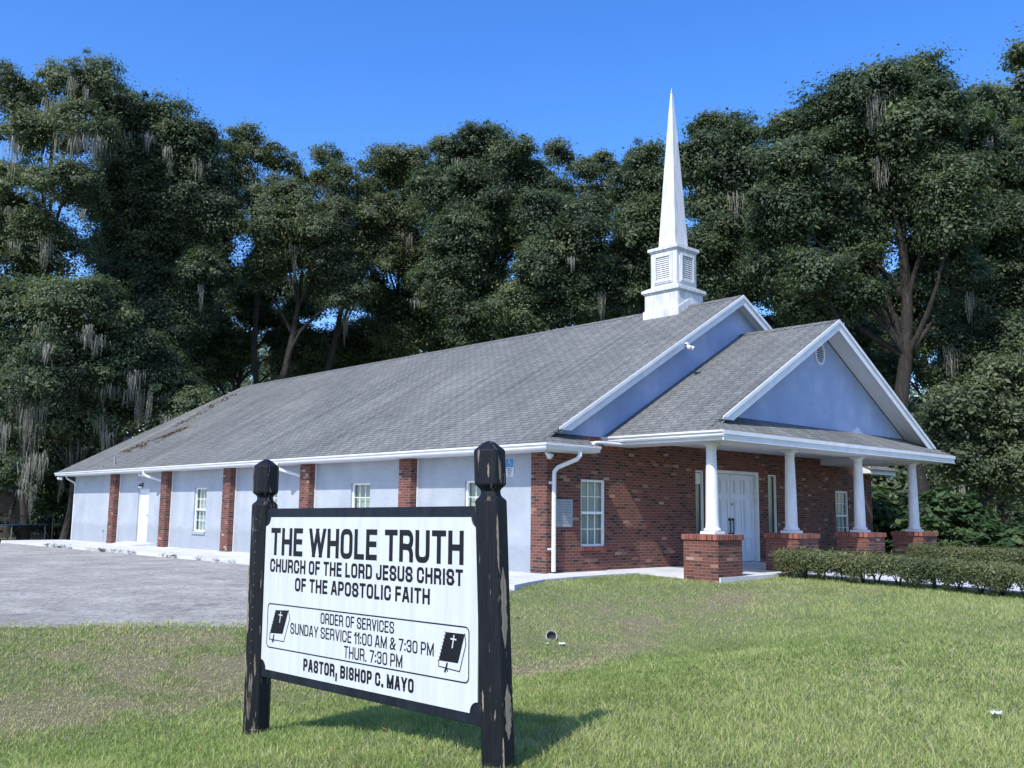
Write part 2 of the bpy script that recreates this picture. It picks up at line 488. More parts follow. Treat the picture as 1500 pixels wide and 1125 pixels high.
EDGE = [(-60,-1.0),(-30,-1.3),(-12,-1.55),(-9.8,-1.8),(-8.7,-2.15),(-7.5,-2.55),(-5.5,-2.5),(-3.6,-2.1),(-2.5,-1.72),(-1.8,-1.35),(-1.1,-1.05),(0,-.86),(1.06,-.78),(1.75,-.8)]
def edge_y(x):
    return np.interp(x, [p[0] for p in EDGE], [p[1] for p in EDGE])

def ground_h(x, y):
    x = np.asarray(x, float); y = np.asarray(y, float)
    right = smooth(-1.5, 4.5, x)
    slope = .034*(1-right)+.016*right
    base = -.045-slope*np.clip(-1.2-y, 0, 11.5)
    A = .43*(1-smooth(-3.5, 3.0, x))*(1-.25*smooth(-12, -20, x))
    h = base-A*np.exp(-.5*((y+5.0)/1.45)**2)
    h = h+.07*np.exp(-.5*((y+9.0)/1.3)**2)*(1-smooth(-3, 3, x))
    h = h-.02*(fbm2(x, y, 1.3, 4)-.5)*2*(1-smooth(20, 40, np.hypot(x, y)))
    # under and behind the lot, the walk and the building
    lot = np.where(x < 14.5, np.minimum(-.30-.004*np.maximum(y, 0), -.2), -.12-.01*np.clip(x-14, 0, 30))
    t = smooth(0.05, .35, y-edge_y(x))
    t = np.where(x > 1.75, smooth(-1.5, 0, y), t)
    h = h*(1-t)+lot*t
    return h

def axis(segs):
    out = []
    for a, b, s in segs: out += list(np.arange(a, b, s))
    return np.array(out+[segs[-1][1]])

def lawn_ok(x, y):
    ok = np.where(x < 1.72, y < edge_y(x)-.01, True)
    ok &= ~((x > 1.66) & (x < 11.0) & (y > -2.72))
    ok &= ~((x > 4.42) & (x < 8.35) & (y < -2.6) & (y > -13.5))
    ok &= ~((x > 1.7) & (x < 13.3) & (y > -.3) & (y < 27))
    ok &= ~((x > -30) & (x < 1.7) & (y > -.9) & (y < 26))
    return ok

def dead_amount(x, y):
    """share of straw-coloured turf: the dry bank of the swale, mower-scalped bumps, random thin spots"""
    n = fbm2(x, y, 2.2, 21)
    n2 = fbm2(x, y, .7, 33); n3 = fbm2(x, y, .33, 51)
    bank = np.exp(-.5*((y+3.7)/.85)**2)*(1-smooth(-1.0, 4.0, x))
    left = np.exp(-.5*((y+3.2)/1.6)**2)*smooth(-5.0, -8.0, x)
    d = .10+.32*bank*(.35+n)+.16*left*(.4+n)+1.1*np.maximum(n2-.60, 0)+.6*np.maximum(n-.62, 0)
    for bx, by, r in ((-3.15,-4.65,.34),(-4.0,-4.95,.30),(-4.75,-5.15,.30),(-5.3,-5.1,.4),(-1.6,-3.9,.35),(.5,-3.8,.4),(2.4,-5.0,.3),(-10.6,-4.3,.6)):
        d = d+.9*np.exp(-.5*(((x-bx)/r)**2+((y-by)/(r*.55))**2))
    lush = np.exp(-.5*((y+5.9)/.75)**2)*smooth(5, -1, x)
    return np.clip((d-.45*lush)*np.clip(3.0*n3-.55, 0, 1.6), 0, 1)

gx = axis([(-700,-100,100),(-100,-30,10),(-30,-16,1.0),(-16,6,.14),(6,16,.5),(16,60,4),(60,700,80)])
gy = axis([(-700,-100,100),(-100,-20,10),(-20,-14,.6),(-14,0,.14),(0,40,2),(40,100,10),(100,700,100)])
GX, GY = np.meshgrid(gx, gy, indexing='ij')
GZ = ground_h(GX, GY)
V = np.stack([GX, GY, GZ], -1).reshape(-1, 3)
ni, nj = GX.shape
I, J = np.meshgrid(np.arange(ni-1), np.arange(nj-1), indexing='ij')
Q = np.stack([I*nj+J, (I+1)*nj+J, (I+1)*nj+J+1, I*nj+J+1], -1).reshape(-1, 4)
lawn = np_mesh('lawn', V, Q, SOIL, attrs={'dead': dead_amount(GX, GY).ravel()})
tag(lawn, 'mown lawn with a shallow swale in front of the church', kind='structure')

# worn asphalt parking lot beside the long wall
lot = MB()
xs = [p[0] for p in EDGE if p[0] < -2.3]
xs = [-40]+[x for x in xs if x > -40]+[-2.45]
front = []
for a, b in zip(xs[:-1], xs[1:]):
    for k in range(8):
        x = a+(b-a)*k/8
        front.append((x, float(edge_y(x))-.05+.10*(float(fbm2(x, 0, .5, 8))-.5)))
front.append((-2.45, float(edge_y(-2.45))-.02))
rows = [0, .02, .2, .5, 1]
nb = len(front)
pv, pf = [], []
for t in rows:
    for (x, y) in front:
        yy = y+(25.5-y)*t
        xx = x+(-2.0-(-2.45))*t*(1 if x > -3 else 0)
        zf = float(ground_h(x, y-.06))+.022
        pv.append((xx, yy, zf if t == 0 else (zf*.5+.5*float(lot_z(yy)) if t == .02 else float(lot_z(yy)))))
for r in range(len(rows)-1):
    for i in range(nb-1):
        pf.append((r*nb+i, r*nb+i+1, (r+1)*nb+i+1, (r+1)*nb+i))
lot.add(pv, pf)
# a worn broken edge: a short skirt down into the turf
lot.add([p for p in pv[:nb]]+[(p[0], p[1]-.06, p[2]-.12) for p in pv[:nb]], [(i+1, i, nb+i, nb+i+1) for i in range(nb-1)])
tag(lot.build('parking_lot', ASPHALT), 'worn grey asphalt parking lot beside the church', kind='structure')

# concrete walk along the long wall, the apron at the corner, porch floor, entrance walk
sw = MB()
ys = np.linspace(-.2, 26.6, 12)
for a, b in zip(ys[:-1], ys[1:]):
    g = .012
    xo = lambda y: -2.25
    sw.slab([(xo(a), a+g, walk_z(a)), (.02, a+g, walk_z(a)), (.02, b-g, walk_z(b)), (xo(b), b-g, walk_z(b))], (0, 0, -.22))
tag(sw.build('sidewalk', CONCRETE), 'pale concrete sidewalk along the long stucco wall', kind='structure')
ap = MB()
pts = [(-2.4, -.21)]
for x in (-2.42,-2.1,-1.8,-1.4,-1.1,-.6,0,.5,1.06,1.70):
    pts.append((x, float(edge_y(x))-.02))
pts += [(1.70, .02), (.02, .02), (.02, -.21)]
ap.slab([(x, y, -.012) for x, y in pts], (0, 0, -.2))
tag(ap.build('pavement', CONCRETE), 'concrete apron curving round the brick corner of the church', kind='structure')
pf_ = MB()
pf_.box(1.712, -2.70, -.3, 10.95, .02, 0.0)
tag(pf_.build('porch_floor', CONCRETE), 'concrete floor slab of the columned porch', kind='structure')
wk = MB()
yy = np.linspace(-2.71, -13.6, 8)
for a, b in zip(yy[:-1], yy[1:]):
    za, zb = -.03-.018*(-2.7-a), -.03-.018*(-2.7-b)
    wk.slab([(4.47, a-.01, za), (8.3, a-.01, za), (8.3, b+.01, zb), (4.47, b+.01, zb)], (0, 0, -.25))
tag(wk.build('path', CONCRETE), 'wide concrete path between the hedges to the porch', kind='structure')
rp = MB()
rp.slab([(-.95, 18.1, walk_z(18.1)-.01), (-.95, 20.0, walk_z(20)-.01), (.0, 20.4, walk_z(20)+.10), (.0, 17.9, walk_z(18)+.10)], (0, 0, -.15))
tag(rp.build('ramp', CONCRETE), 'low concrete ramp up to the white side door', kind='structure')

# ------------------------------------------------------------------ the church
church = empty('church_building')
tag(church, 'long pale blue stucco church with a brick front, grey shingle roof and white steeple', 'church')

L_, W_, HS = 25.8, 13.0, 2.265
side = lambda u, v, d: (d, u, v)          # long wall, u runs back from the street corner, d runs inwards
frontf = lambda u, v, d: (u, d, v)        # brick front, u runs to the right, d runs inwards

def wall_panel(mb, f, u0, u1, v0, v1, holes, depth):
    us = sorted({u0, u1, *[h[0] for h in holes], *[h[1] for h in holes]})
    vs2 = sorted({v0, v1, *[h[2] for h in holes], *[h[3] for h in holes]})
    for a, b in zip(us[:-1], us[1:]):
        for c, d in zip(vs2[:-1], vs2[1:]):
            mu, mv = (a+b)/2, (c+d)/2
            if any(h[0] < mu < h[1] and h[2] < mv < h[3] for h in holes): continue
            mb.poly([f(a,c,0), f(b,c,0), f(b,d,0), f(a,d,0)])
    for (a, b, c, d) in holes:
        for (p, q) in (((a,c),(b,c)), ((b,c),(b,d)), ((b,d),(a,d)), ((a,d),(a,c))):
            mb.poly([f(p[0],p[1],0), f(q[0],q[1],0), f(q[0],q[1],depth), f(p[0],p[1],depth)])

SIDE_WIN = [(1.62,2.42,.44,1.76),(5.86,6.66,.44,1.76),(10.18,10.98,.44,1.76),(14.40,15.22,.42,1.73)]
SIDE_DOOR = (18.66,19.56,-.02,1.74)
FWIN = [(.94,1.66,.47,1.78),(10.94,11.66,.47,1.78)]
FDOOR = (5.08,7.25,.02,2.14)
FLITE = [(4.70,5.03,.12,2.10),(7.66,8.07,.12,2.10)]

w = MB(); wall_panel(w, side, .40, L_, -.6, 2.30, SIDE_WIN+[SIDE_DOOR], .12)
w.build('stucco_wall', STUCCO, church)
w = MB(); wall_panel(w, frontf, -.02, W_, -.5, 2.66, FWIN+[FDOOR]+FLITE, .12)
# brick return at the corner, a hair proud of the stucco
w.poly([(-.02, 0, -.5), (-.02, .42, -.5), (-.02, .42, 2.30), (-.02, 0, 2.30)])
w.poly([(-.02, .42, -.5), (.0, .42, -.5), (.0, .42, 2.30), (-.02, .42, 2.30)])
w.poly([(W_, 0, -.5), (W_, L_, -.5), (W_, L_, 2.30), (W_, 0, 2.30)])
w.poly([(0, L_, -.5), (W_, L_, -.5), (W_, L_, 2.30), (0, L_, 2.30)])
w.build('brick_wall', BRICK, church)
# inner lining so that the openings look into a dim room
w = MB(); w.box(.35, .35, -.1, W_-.1, L_-.1, 2.28)
w.build('inner_lining', DARKROOM, church)

s = MB()
s.box(.45, -.006, 2.40, 1.9, -.002, 2.645)
s.box(10.9, -.006, 2.40, 12.6, -.002, 2.645)
s.build_each('soldier_course', SOLDIER, church)
# main gable in blue stucco over the brick
RX, RZ, EZ = 6.25, 6.30, 2.385
def roof_z(x): return EZ+(x+.58)*(RZ-EZ)/(RX+.58) if x < RX else EZ+(13.58-x)*(RZ-EZ)/(13.58-RX)
g = MB(); g.slab([(.10, -.03, 2.64), (RX, -.03, RZ-.10), (12.9, -.03, 2.64)], (0, .12, 0))
g.build('main_gable', GABLE, church)

# pilasters
PIL = [4.03, 8.27, 12.53, 16.85, 21.20]
for y0 in PIL:
    p = MB(); p.box(-.20, y0, walk_z(y0)-.1, -.001, y0+.44, 2.262)
    po = p.build('brick_pilaster', BRICK, church)
    t = MB(); t.box(-.03, y0-.026, walk_z(y0)-.02, -.002, y0-.004, 2.258)
    t.build('edge_trim', WHITE, po)

def window(f, u0, u1, v0, v1, depth, cols, rows, sill=True, reveal=.05):
    """double-hung sash window set back in its opening, with its glass, bars, curtain and sill"""
    m = MB(); fw = .045; d0, d1 = reveal, reveal+.05
    vm = (v0+v1)/2
    m.fbox(f, u0, u0+fw, v0, v1, d0, d1); m.fbox(f, u1-fw, u1, v0, v1, d0, d1)
    m.fbox(f, u0+fw, u1-fw, v1-fw, v1, d0, d1); m.fbox(f, u0+fw, u1-fw, v0, v0+fw, d0, d1)
    m.fbox(f, u0+fw, u1-fw, vm-.025, vm+.025, d0-.012, d1)
    o = m.build('window', VINYL, church)
    gl = MB(); gl.poly([f(u0+fw,v0+fw,d1-.012), f(u1-fw,v0+fw,d1-.012), f(u1-fw,v1-fw,d1-.012), f(u0+fw,v1-fw,d1-.012)])
    gl.build('pane', GLASS, o)
    gr = MB()
    iu0, iu1 = u0+fw, u1-fw
    for (a, b) in ((v0+fw, vm-.025), (vm+.025, v1-fw)):
        for k in range(1, cols):
            uu = iu0+(iu1-iu0)*k/cols; gr.fbox(f, uu-.007, uu+.007, a, b, d1-.030, d1-.018)
        for k in range(1, rows):
            vv = a+(b-a)*k/rows; gr.fbox(f, iu0, iu1, vv-.007, vv+.007, d1-.0295, d1-.0185)
    gr.build('muntins', VINYL, o)
    bl = MB(); n = 22
    us = [u0-.02+(u1-u0+.04)*k/n for k in range(n+1)]
    for k in range(n):
        da = d1+.05+.02*(k % 2); db = d1+.05+.02*((k+1) % 2)
        bl.poly([f(us[k],v0-.02,da), f(us[k+1],v0-.02,db), f(us[k+1],v1+.02,db), f(us[k],v1+.02,da)])
    bl.build('curtain', BLIND, o)
    if sill:
        sl = MB(); sl.fbox(f, u0-.04, u1+.04, v0-.085, v0-.004, -.04, reveal+.03)
        sl.build('sill', STUCCO if f is side else SOLDIER, o)
    return o

for h in SIDE_WIN: window(side, *h, .12, 3, 2)
for h in FWIN: window(frontf, *h, .12, 3, 2, True, .03)

# side door
d = MB(); u0, u1, v0, v1 = SIDE_DOOR
d.fbox(side, u0+.05, u1-.05, v0, v1-.05, .075, .11)
for (a, b) in ((.2,.55),(.62,1.2),(1.27,1.6)):
    for q in (0, 1):
        uu = u0+.13+q*.38; d.fbox(side, uu, uu+.28, v0+a, v0+b, .068, .0745)
do = d.build('side_door', DOORM, church, bevel=.004)
fr = MB()
fr.fbox(side, u0, u0+.048, v0, v1, .05, .115); fr.fbox(side, u1-.048, u1, v0, v1, .05, .115); fr.fbox(side, u0+.048, u1-.048, v1-.048, v1, .05, .115)
fr.build('door_frame', WHITE, do)
k = MB(); k.tube([side(u0+.13, .86, .07), side(u0+.13, .86, .03)], .012); k.tube([side(u0+.13, .86, .035), side(u0+.13, .86, .005)], .028)
k.build('door_knob', GREYM, do, smooth=True)

# double entrance doors
u0, u1, v0, v1 = FDOOR
fr = MB()
fr.fbox(frontf, u0, u0+.10, v0, v1, .0, .16); fr.fbox(frontf, u1-.10, u1, v0, v1, .0, .16); fr.fbox(frontf, u0+.10, u1-.10, v1-.075, v1, .0, .16)
fr.fbox(frontf, u0+.10, u1-.10, v0-.03, v0, -.02, .16)
dfr = fr.build('door_frame', WHITE, church, bevel=.006)
um = (u0+u1)/2
for sgn in (-1, 1):
    d = MB()
    a, b = (u0+.105, um-.006) if sgn < 0 else (um+.006, u1-.105)
    d.fbox(frontf, a, b, v0+.01, v1-.08, .085, .125)
    wd = b-a
    for (c, e) in ((.14,.58),(.70,1.46),(1.58,1.92)):
        for q in (0, 1):
            x0 = a+.12+q*(wd-.24+.10)/2; x1 = x0+(wd-.24-.10)/2
            # a recessed-look raised field: a thin moulding ring and a field
            d.fbox(frontf, x0, x1, v0+c, v0+c+.02, .064, .0845); d.fbox(frontf, x0, x1, v0+e-.02, v0+e, .064, .0845)
            d.fbox(frontf, x0, x0+.02, v0+c+.02, v0+e-.02, .064, .0845); d.fbox(frontf, x1-.02, x1, v0+c+.02, v0+e-.02, .064, .0845)
            d.fbox(frontf, x0+.05, x1-.05, v0+c+.05, v0+e-.05, .066, .0845)
    o = d.build('entrance_door', DOORM, church, bevel=.003)
    hd = MB(); x = um+sgn*.065
    hd.fbox(frontf, x-.018, x+.018, .66, 1.02, .035, .05); hd.fbox(frontf, x-.03, x+.03, .64, .70, .05, .084); hd.fbox(frontf, x-.03, x+.03, .98, 1.04, .05, .084)
    hd.build('door_handle', BLACKM, o, bevel=.004)
    if sgn > 0:
        lk = MB(); lk.tube([frontf(um+.06, 1.36, .084), frontf(um+.06, 1.36, .066)], .032, 14)
        lk.build('deadbolt', GREYM, o)

for i, (a, b, c, e) in enumerate(FLITE):
    m = MB(); fw = .03
    m.fbox(frontf, a, a+fw, c, e, .03, .09); m.fbox(frontf, b-fw, b, c, e, .03, .09); m.fbox(frontf, a+fw, b-fw, e-fw, e, .03, .09); m.fbox(frontf, a+fw, b-fw, c, c+fw, .03, .09)
    o = m.build('sidelight', VINYL, church)
    m = MB(); m.poly([frontf(a+fw,c+fw,.075), frontf(b-fw,c+fw,.075), frontf(b-fw,e-fw,.075), frontf(a+fw,e-fw,.075)])
    m.build('pane', GLASS, o)
    m = MB(); m.fbox(frontf, a-.02, b+.02, c-.02, e+.02, .16, .17)
    m.build('curtain', LACE, o)
    if i == 0:
        m = MB(); m.fbox(frontf, a+.05, b-.05, e-.30, e-.06, .066, .069)
        nt_ = m.build('paper_notice', PAPER, o)

# main roof: two slopes and a hipped back end
def roof_sheet(mb, pts, th=.06):
    mb.slab(pts, (0, 0, -th))
r = MB()
YF, YB, YR = -.30, 26.38, 24.75
roof_sheet(r, [(-.58, YF, EZ), (RX, YF, RZ), (RX, YR, RZ), (-.58, YB, EZ)])
roof_sheet(r, [(RX, YF, RZ), (13.58, YF, EZ), (13.58, YB, EZ), (RX, YR, RZ)])
roof_sheet(r, [(-.58, YB, EZ), (RX, YR, RZ), (13.58, YB, EZ)])
ro = r.build('main_roof', SHINGLE, church)
rc = MB()
n = 70
for k in range(n):                                         # overlapping ridge caps
    y0 = YF+.02+(YR-YF-.1)*k/n; y1 = y0+(YR-YF)/n*1.12
    for sg in (-1, 1):
        x1 = RX+sg*.15; z1 = roof_z(x1)
        rc.slab([(RX, y0, RZ+.022), (x1, y0, z1+.022), (x1, y1, z1+.012), (RX, y1, RZ+.012)], (0, 0, -.010))
rc.build('ridge_caps', SHINGLE, ro)
vp = MB(); vp.tube([(-.19, 21.36, 2.55), (-.19, 21.36, 2.86)], .04)
vp.build('vent_pipe', GREYM, ro)
vp = MB(); vp.box(-.42, 21.9, 2.46, -.36, 21.96, 2.56)
vp.build('vent_cap', GREYM, ro)

# rake boards and soffits of the main gable
def rake(mb, x0, z0, x1, z1, y, dpt, h, off=0.0):
    sl_ = (z1-z0)/(x1-x0)
    if sl_ > 0: pts = [(x0, y, z0), (x1, y, z1), (x1, y, z1-h), (x0+(h-.02)/sl_, y, z0-.02), (x0, y, z0-.02)]
    else: pts = [(x0, y, z0), (x1, y, z1), (x1, y, z1-.02), (x1+(h-.02)/sl_, y, z1-.02), (x0, y, z0-h)]
    mb.slab(pts, (0, dpt, 0))
b = MB()
rake(b, .02, roof_z(.02)-.03, RX, RZ-.03, YF-.025, .024, .19)
rake(b, RX+.001, RZ-.03, 12.98, roof_z(12.98)-.03, YF-.025, .024, .19)
b.build_each('rake_board', WHITE, church)
b = MB()
rake(b, -.02, roof_z(-.02)+.012, RX, RZ+.012, YF-.052, .026, .075)
rake(b, RX+.001, RZ+.012, 13.02, roof_z(13.02)+.012, YF-.052, .026, .075)
b.build_each('drip_edge', WHITE, church)
b = MB()
for (xa, xb) in ((.05, RX), (RX, 12.95)):
    b.slab([(xa, YF, roof_z(xa)-.10), (xb, YF, roof_z(xb)-.10), (xb, -.031, roof_z(xb)-.10), (xa, -.031, roof_z(xa)-.10)], (0, 0, -.012))
b.build_each('soffit', SOFFIT, church)

# eaves: soffit, fascia and gutter along both long sides, and the short eave returns at the front corners
def gutter_profile():
    return [(0, 0), (-.055, 0), (-.075, .03), (-.075, .055), (-.105, .085), (-.105, .115), (-.095, .118), (-.09, .10), (-.012, .10), (-.012, .118), (0, .118)]
def gutter(mb, p0, p1, out):
    """run a K-style gutter from p0 to p1, 'out' is the outward direction"""
    pr = gutter_profile()
    A = [(p0[0]-a*out[0], p0[1]-a*out[1], p0[2]+z) for a, z in pr]
    B = [(p1[0]-a*out[0], p1[1]-a*out[1], p1[2]+z) for a, z in pr]
    n = len(pr)
    mb.add(A+B, [(i, (i+1) % n, n+(i+1) % n, n+i) for i in range(n)]+[tuple(range(n)), tuple(range(2*n-1, n-1, -1))])
s = MB()
s.box(-.50, -.46, 2.268, .0, L_+.5, 2.282)
s.box(.0, -.46, 2.268, .86, -.001, 2.282)
s.box(W_+.001, -.46, 2.268, W_+.5, L_+.5, 2.282)
s.box(12.05, -.46, 2.268, W_, -.008, 2.282)
s.build_each('soffit', SOFFIT, church)
fa = MB()
fa.box(-.515, -.475, 2.262, -.5, L_+.5, 2.37); fa.box(-.5, -.475, 2.262, .86, -.46, 2.37); fa.box(.845, -.46, 2.284, .86, -.002, 2.50)
fa.box(W_+.5, -.475, 2.262, W_+.515, L_+.5, 2.37); fa.box(12.03, -.475, 2.262, W_+.5, -.46, 2.40); fa.box(12.03, -.46, 2.284, 12.045, -.002, 2.52)
fa.build_each('fascia', WHITE, church)
gu = MB()
gutter(gu, (-.515, -.46, 2.275), (-.515, L_+.58, 2.275), (-1, 0))
# mitred corner into the short front run
pr = gutter_profile()
n = len(pr)
A = [(-.515+a, -.475+a, 2.275+z) for a, z in pr]; B = [(-.515+a, -.46, 2.275+z) for a, z in pr]; Cc = [(.90, -.475+a, 2.275+z) for a, z in pr]
gu.add(A+B, [(i, (i+1) % n, n+(i+1) % n, n+i) for i in range(n)])
gu.add(A+Cc, [(i, (i+1) % n, n+(i+1) % n, n+i) for i in range(n)]+[tuple(range(2*n-1, n-1, -1))])
gu.build('gutter', GUTTER, church)
gt = MB(); gt.box(W_+.516, -.30, 2.275, W_+.60, L_+.58, 2.39)
gt.build('gutter', GUTTER, church)

er = MB()
er.slab([(-.58, -.56, 2.392), (.89, -.56, 2.392), (.89, -.002, 2.645), (-.0, -.002, 2.645), (-.20, -.26, 2.545)], (0, 0, -.035))
er.slab([(-.58, -.56, 2.392), (-.20, -.26, 2.545), (-.20, -.24, 2.60), (-.58, -.24, 2.392)], (0, 0, -.03))
er.slab([(12.0, -.56, 2.392), (13.56, -.56, 2.392), (13.0, -.002, 2.645), (12.0, -.002, 2.645)], (0, 0, -.035))
er.slab([(13.58, -.56, 2.392), (13.58, -.2, 2.392), (13.0, -.002, 2.66)], (0, 0, -.03))
er.build_each('eave_return', SHINGLE, church)

# downspouts
ds = MB()
def flat_pipe(mb, pts, wx=.038, wy=.03):
    """rectangular downspout through pts (in any plane)"""
    mb.tube(pts, .042, 8)
ds.tube([(.36,-.515,2.30),(.36,-.515,2.20),(.33,-.47,2.13),(.16,-.13,1.98),(.12,-.075,1.90),(.12,-.065,1.80),(.12,-.065,.02)], .043, 8)
dso = ds.build('downspout', GUTTER, church)
st = MB(); st.box(.02,-.035,1.66,.17,-.02,1.71); st.box(.0,-.035,.42,.17,-.02,.46)
st.build_each('pipe_strap', WHITE, dso)
for y0 in (8.27+.44, 16.85+.44):
    e = MB(); yv = y0+.55
    e.tube([(-.56,yv,2.29),(-.56,yv,2.20),(-.50,yv-.05,2.13),(-.12,yv-.42,1.98),(-.065,yv-.50,1.93),(-.065,yv-.50,1.84),(-.065,yv-.50,walk_z(yv)+.03)], .040, 8)
    e.build('downspout', GUTTER, church)
e = MB(); e.tube([(-.30,L_+.22,2.28),(-.24,L_+.20,2.18),(.0,L_+.07,2.02),(.03,L_+.06,1.9),(.03,L_+.06,-.2)], .032, 8)
e.build('downspout', GUTTER, church)
e = MB(); e.tube([(1.80,-.46,2.58),(1.80,-.46,2.505),(1.70,-.46,2.478),(.98,-.46,2.482),(.84,-.46,2.47),(.78,-.46,2.425)], .034, 10)
e.build('transfer_pipe', GUTTER, church, smooth=True)

# ------------------------------------------------------------------ porch
PX0, PX1, PYF, PYG, PE = 1.56, 11.60, -2.90, -2.54, 2.655
PXC, PZR = 6.575, 5.44
PSL = (PZR-PE)/(PXC-PX0)
def proof(x): return PE+(x-PX0)*PSL if x < PXC else PE+(PX1-x)*(PZR-PE)/(PX1-PXC)
r = MB()
roof_sheet(r, [(PX0, PYG, PE), (PXC, PYG, PZR), (PXC, -.031, PZR), (PX0, -.031, PE)])
roof_sheet(r, [(PXC, PYG, PZR), (PX1, PYG, PE), (PX1, -.031, PE), (PXC, -.031, PZR)])
pr_ = r.build('porch_roof', SHINGLE, church)
rc = MB(); n = 9
for k in range(n):
    y0 = PYG+.01+(-.05-PYG)*k/n; y1 = min(y0+.32, -.04)
    for sg in (-1, 1):
        x1 = PXC+sg*.15; z1 = proof(x1)
        rc.slab([(PXC, y0, PZR+.022), (x1, y0, z1+.022), (x1, y1, z1+.012), (PXC, y1, PZR+.012)], (0, 0, -.010))
rc.build('ridge_caps', SHINGLE, pr_)
# pent skirt below the porch gable, hipped at its ends
sk = MB()
zs = PE+.40
sk.slab([(PX0, PYF, PE-.005), (PX1, PYF, PE-.005), (PX1-.9, -2.06, zs), (PX0+.9, -2.06, zs)], (0, 0, -.05))
sk.slab([(PX0, PYF, PE-.005), (PX0+.52, PYG+.08, PE+.24), (PX0, PYG, PE)], (0, 0, -.05))
sk.slab([(PX1, PYF, PE-.005), (PX1-.52, PYG+.08, PE+.24), (PX1, PYG, PE)], (0, 0, -.05))
sk.build('pent_roof', SHINGLE, church)
g = MB(); g.slab([(PX0+.25, -2.05, proof(PX0+.25)-.13), (PXC, -2.05, PZR-.13), (PX1-.25, -2.05, proof(PX1-.25)-.13)], (0, .1, 0))
g.build('porch_gable', GABLE, church)
b = MB()
xa, xb = PX0+.52, PX1-.34
rake(b, xa, proof(xa)-.03, PXC, PZR-.03, PYG-.025, .024, .20)
rake(b, PXC+.001, PZR-.03, xb, proof(xb)-.03, PYG-.025, .024, .20)
b.build_each('rake_board', WHITE, church)
b = MB()
rake(b, xa-.02, proof(xa-.02)+.012, PXC, PZR+.012, PYG-.052, .026, .075)
rake(b, PXC+.001, PZR+.012, xb+.02, proof(xb+.02)+.012, PYG-.052, .026, .075)
b.build_each('drip_edge', WHITE, church)
b = MB()
for (xa_, xb_) in ((PX0+.5, PXC), (PXC, PX1-.4)):
    for k in range(3):                                   # lapped soffit boards
        y0 = PYG+.002+k*.158; y1 = y0+.154
        b.slab([(xa_, y0, proof(xa_)-.10), (xb_, y0, proof(xb_)-.10), (xb_, y1, proof(xb_)-.105), (xa_, y1, proof(xa_)-.105)], (0, 0, -.012))
b.build_each('soffit', SOFFIT, church)
# ceiling, perimeter beams, fascia and gutter
c = MB(); c.box(PX0+.1, PYF+.1, 2.60, PX1-.1, -.008, 2.612)
c.build('porch_ceiling', SOFFIT, church)
be = MB()
be.box(PX0+.09, PYF+.03, 2.475, PX1-.05, -1.98, 2.598)
be.box(PX0+.09, -1.979, 2.476, PX0+.86, -.009, 2.598)
be.box(10.2, -1.979, 2.44, PX1-.05, -.009, 2.598)
be.build_each('porch_beam', SOFFIT, church)
fa = MB(); fa.box(PX0+.02, PYF-.002, 2.462, PX1, PYF+.022, PE-.06); fa.box(PX1-.03, PYF+.022, 2.462, PX1-.006, -.01, PE-.06)
fa.box(PX0+.06, PYF+.022, 2.468, PX0+.085, -.01, PE-.06)
fa.box(PX0-.01, PYF-.026, PE-.085, PX1+.01, PYF-.003, PE-.012)
fa.build_each('fascia', WHITE, church)
gu = MB(); gutter(gu, (PX0+.06, -.01, PE-.128), (PX0+.06, PYF-.02, PE-.128), (-1, 0))
gu.build('gutter', GUTTER, church)

# columns on brick pedestals
CX = [2.077, 4.847, 7.775, 10.545]; CY, CHW = -2.28, .385
for cx in CX:
    p = MB(); p.box(cx-CHW, CY-CHW, -.35, cx+CHW, CY+CHW, .655)
    po = p.build('brick_pedestal', BRICK, church, bevel=.006)
    cp = MB(); cp.box(cx-CHW-.03, CY-CHW-.03, .656, cx+CHW+.03, CY+CHW+.03, .757)
    cp.build('pedestal_cap', SOLDIER, po, bevel=.008)
    c = MB()
    prof = [(.150,.812),(.160,.824),(.163,.842),(.156,.860),(.138,.868),(.133,.88),(.127,.90)]
    for k in range(1, 11):
        t = k/10; prof.append((.124-.030*t**1.6, .90+t*1.40))
    prof += [(.094,2.305),(.102,2.312),(.104,2.325),(.095,2.335),(.095,2.385),(.108,2.395),(.124,2.415),(.124,2.425)]
    c.lathe((cx, CY, 0), prof, 28)
    co_ = c.build('column', WHITE, church, smooth=True)
    pl = MB(); pl.box(cx-.165, CY-.165, .759, cx+.165, CY+.165, .811)
    pl.build('plinth', WHITE, co_, bevel=.006)
    ab = MB(); ab.box(cx-.13, CY-.13, 2.426, cx+.13, CY+.13, 2.474)
    ab.build('abacus', WHITE, co_, bevel=.005)

# round louvred vent in the porch gable
vr = MB(); vx, vz = 6.60, 4.745
ring = []
for k in range(28):
    a = 2*math.pi*k/28; ring.append((math.cos(a), math.sin(a)))
V0 = [(vx+.215*c_, -2.085, vz+.27*s_) for c_, s_ in ring]+[(vx+.165*c_, -2.085, vz+.215*s_) for c_, s_ in ring]+\
     [(vx+.215*c_, -2.051, vz+.27*s_) for c_, s_ in ring]+[(vx+.165*c_, -2.051, vz+.215*s_) for c_, s_ in ring]
F0 = []
for k in range(28):
    j = (k+1) % 28
    F0 += [(k, j, 28+j, 28+k), (k, 56+k, 56+j, j), (28+k, 28+j, 84+j, 84+k)]
vr.add(V0, F0)
vo = vr.build('gable_vent', WHITE, church)
bk_ = MB(); bk_.poly([(vx+.168*c_, -2.0535, vz+.218*s_) for c_, s_ in ring]); bk_.build('shade_backing', BLACKM, vo)  # black disc painting the shade in the gaps between the slats
lv = MB()
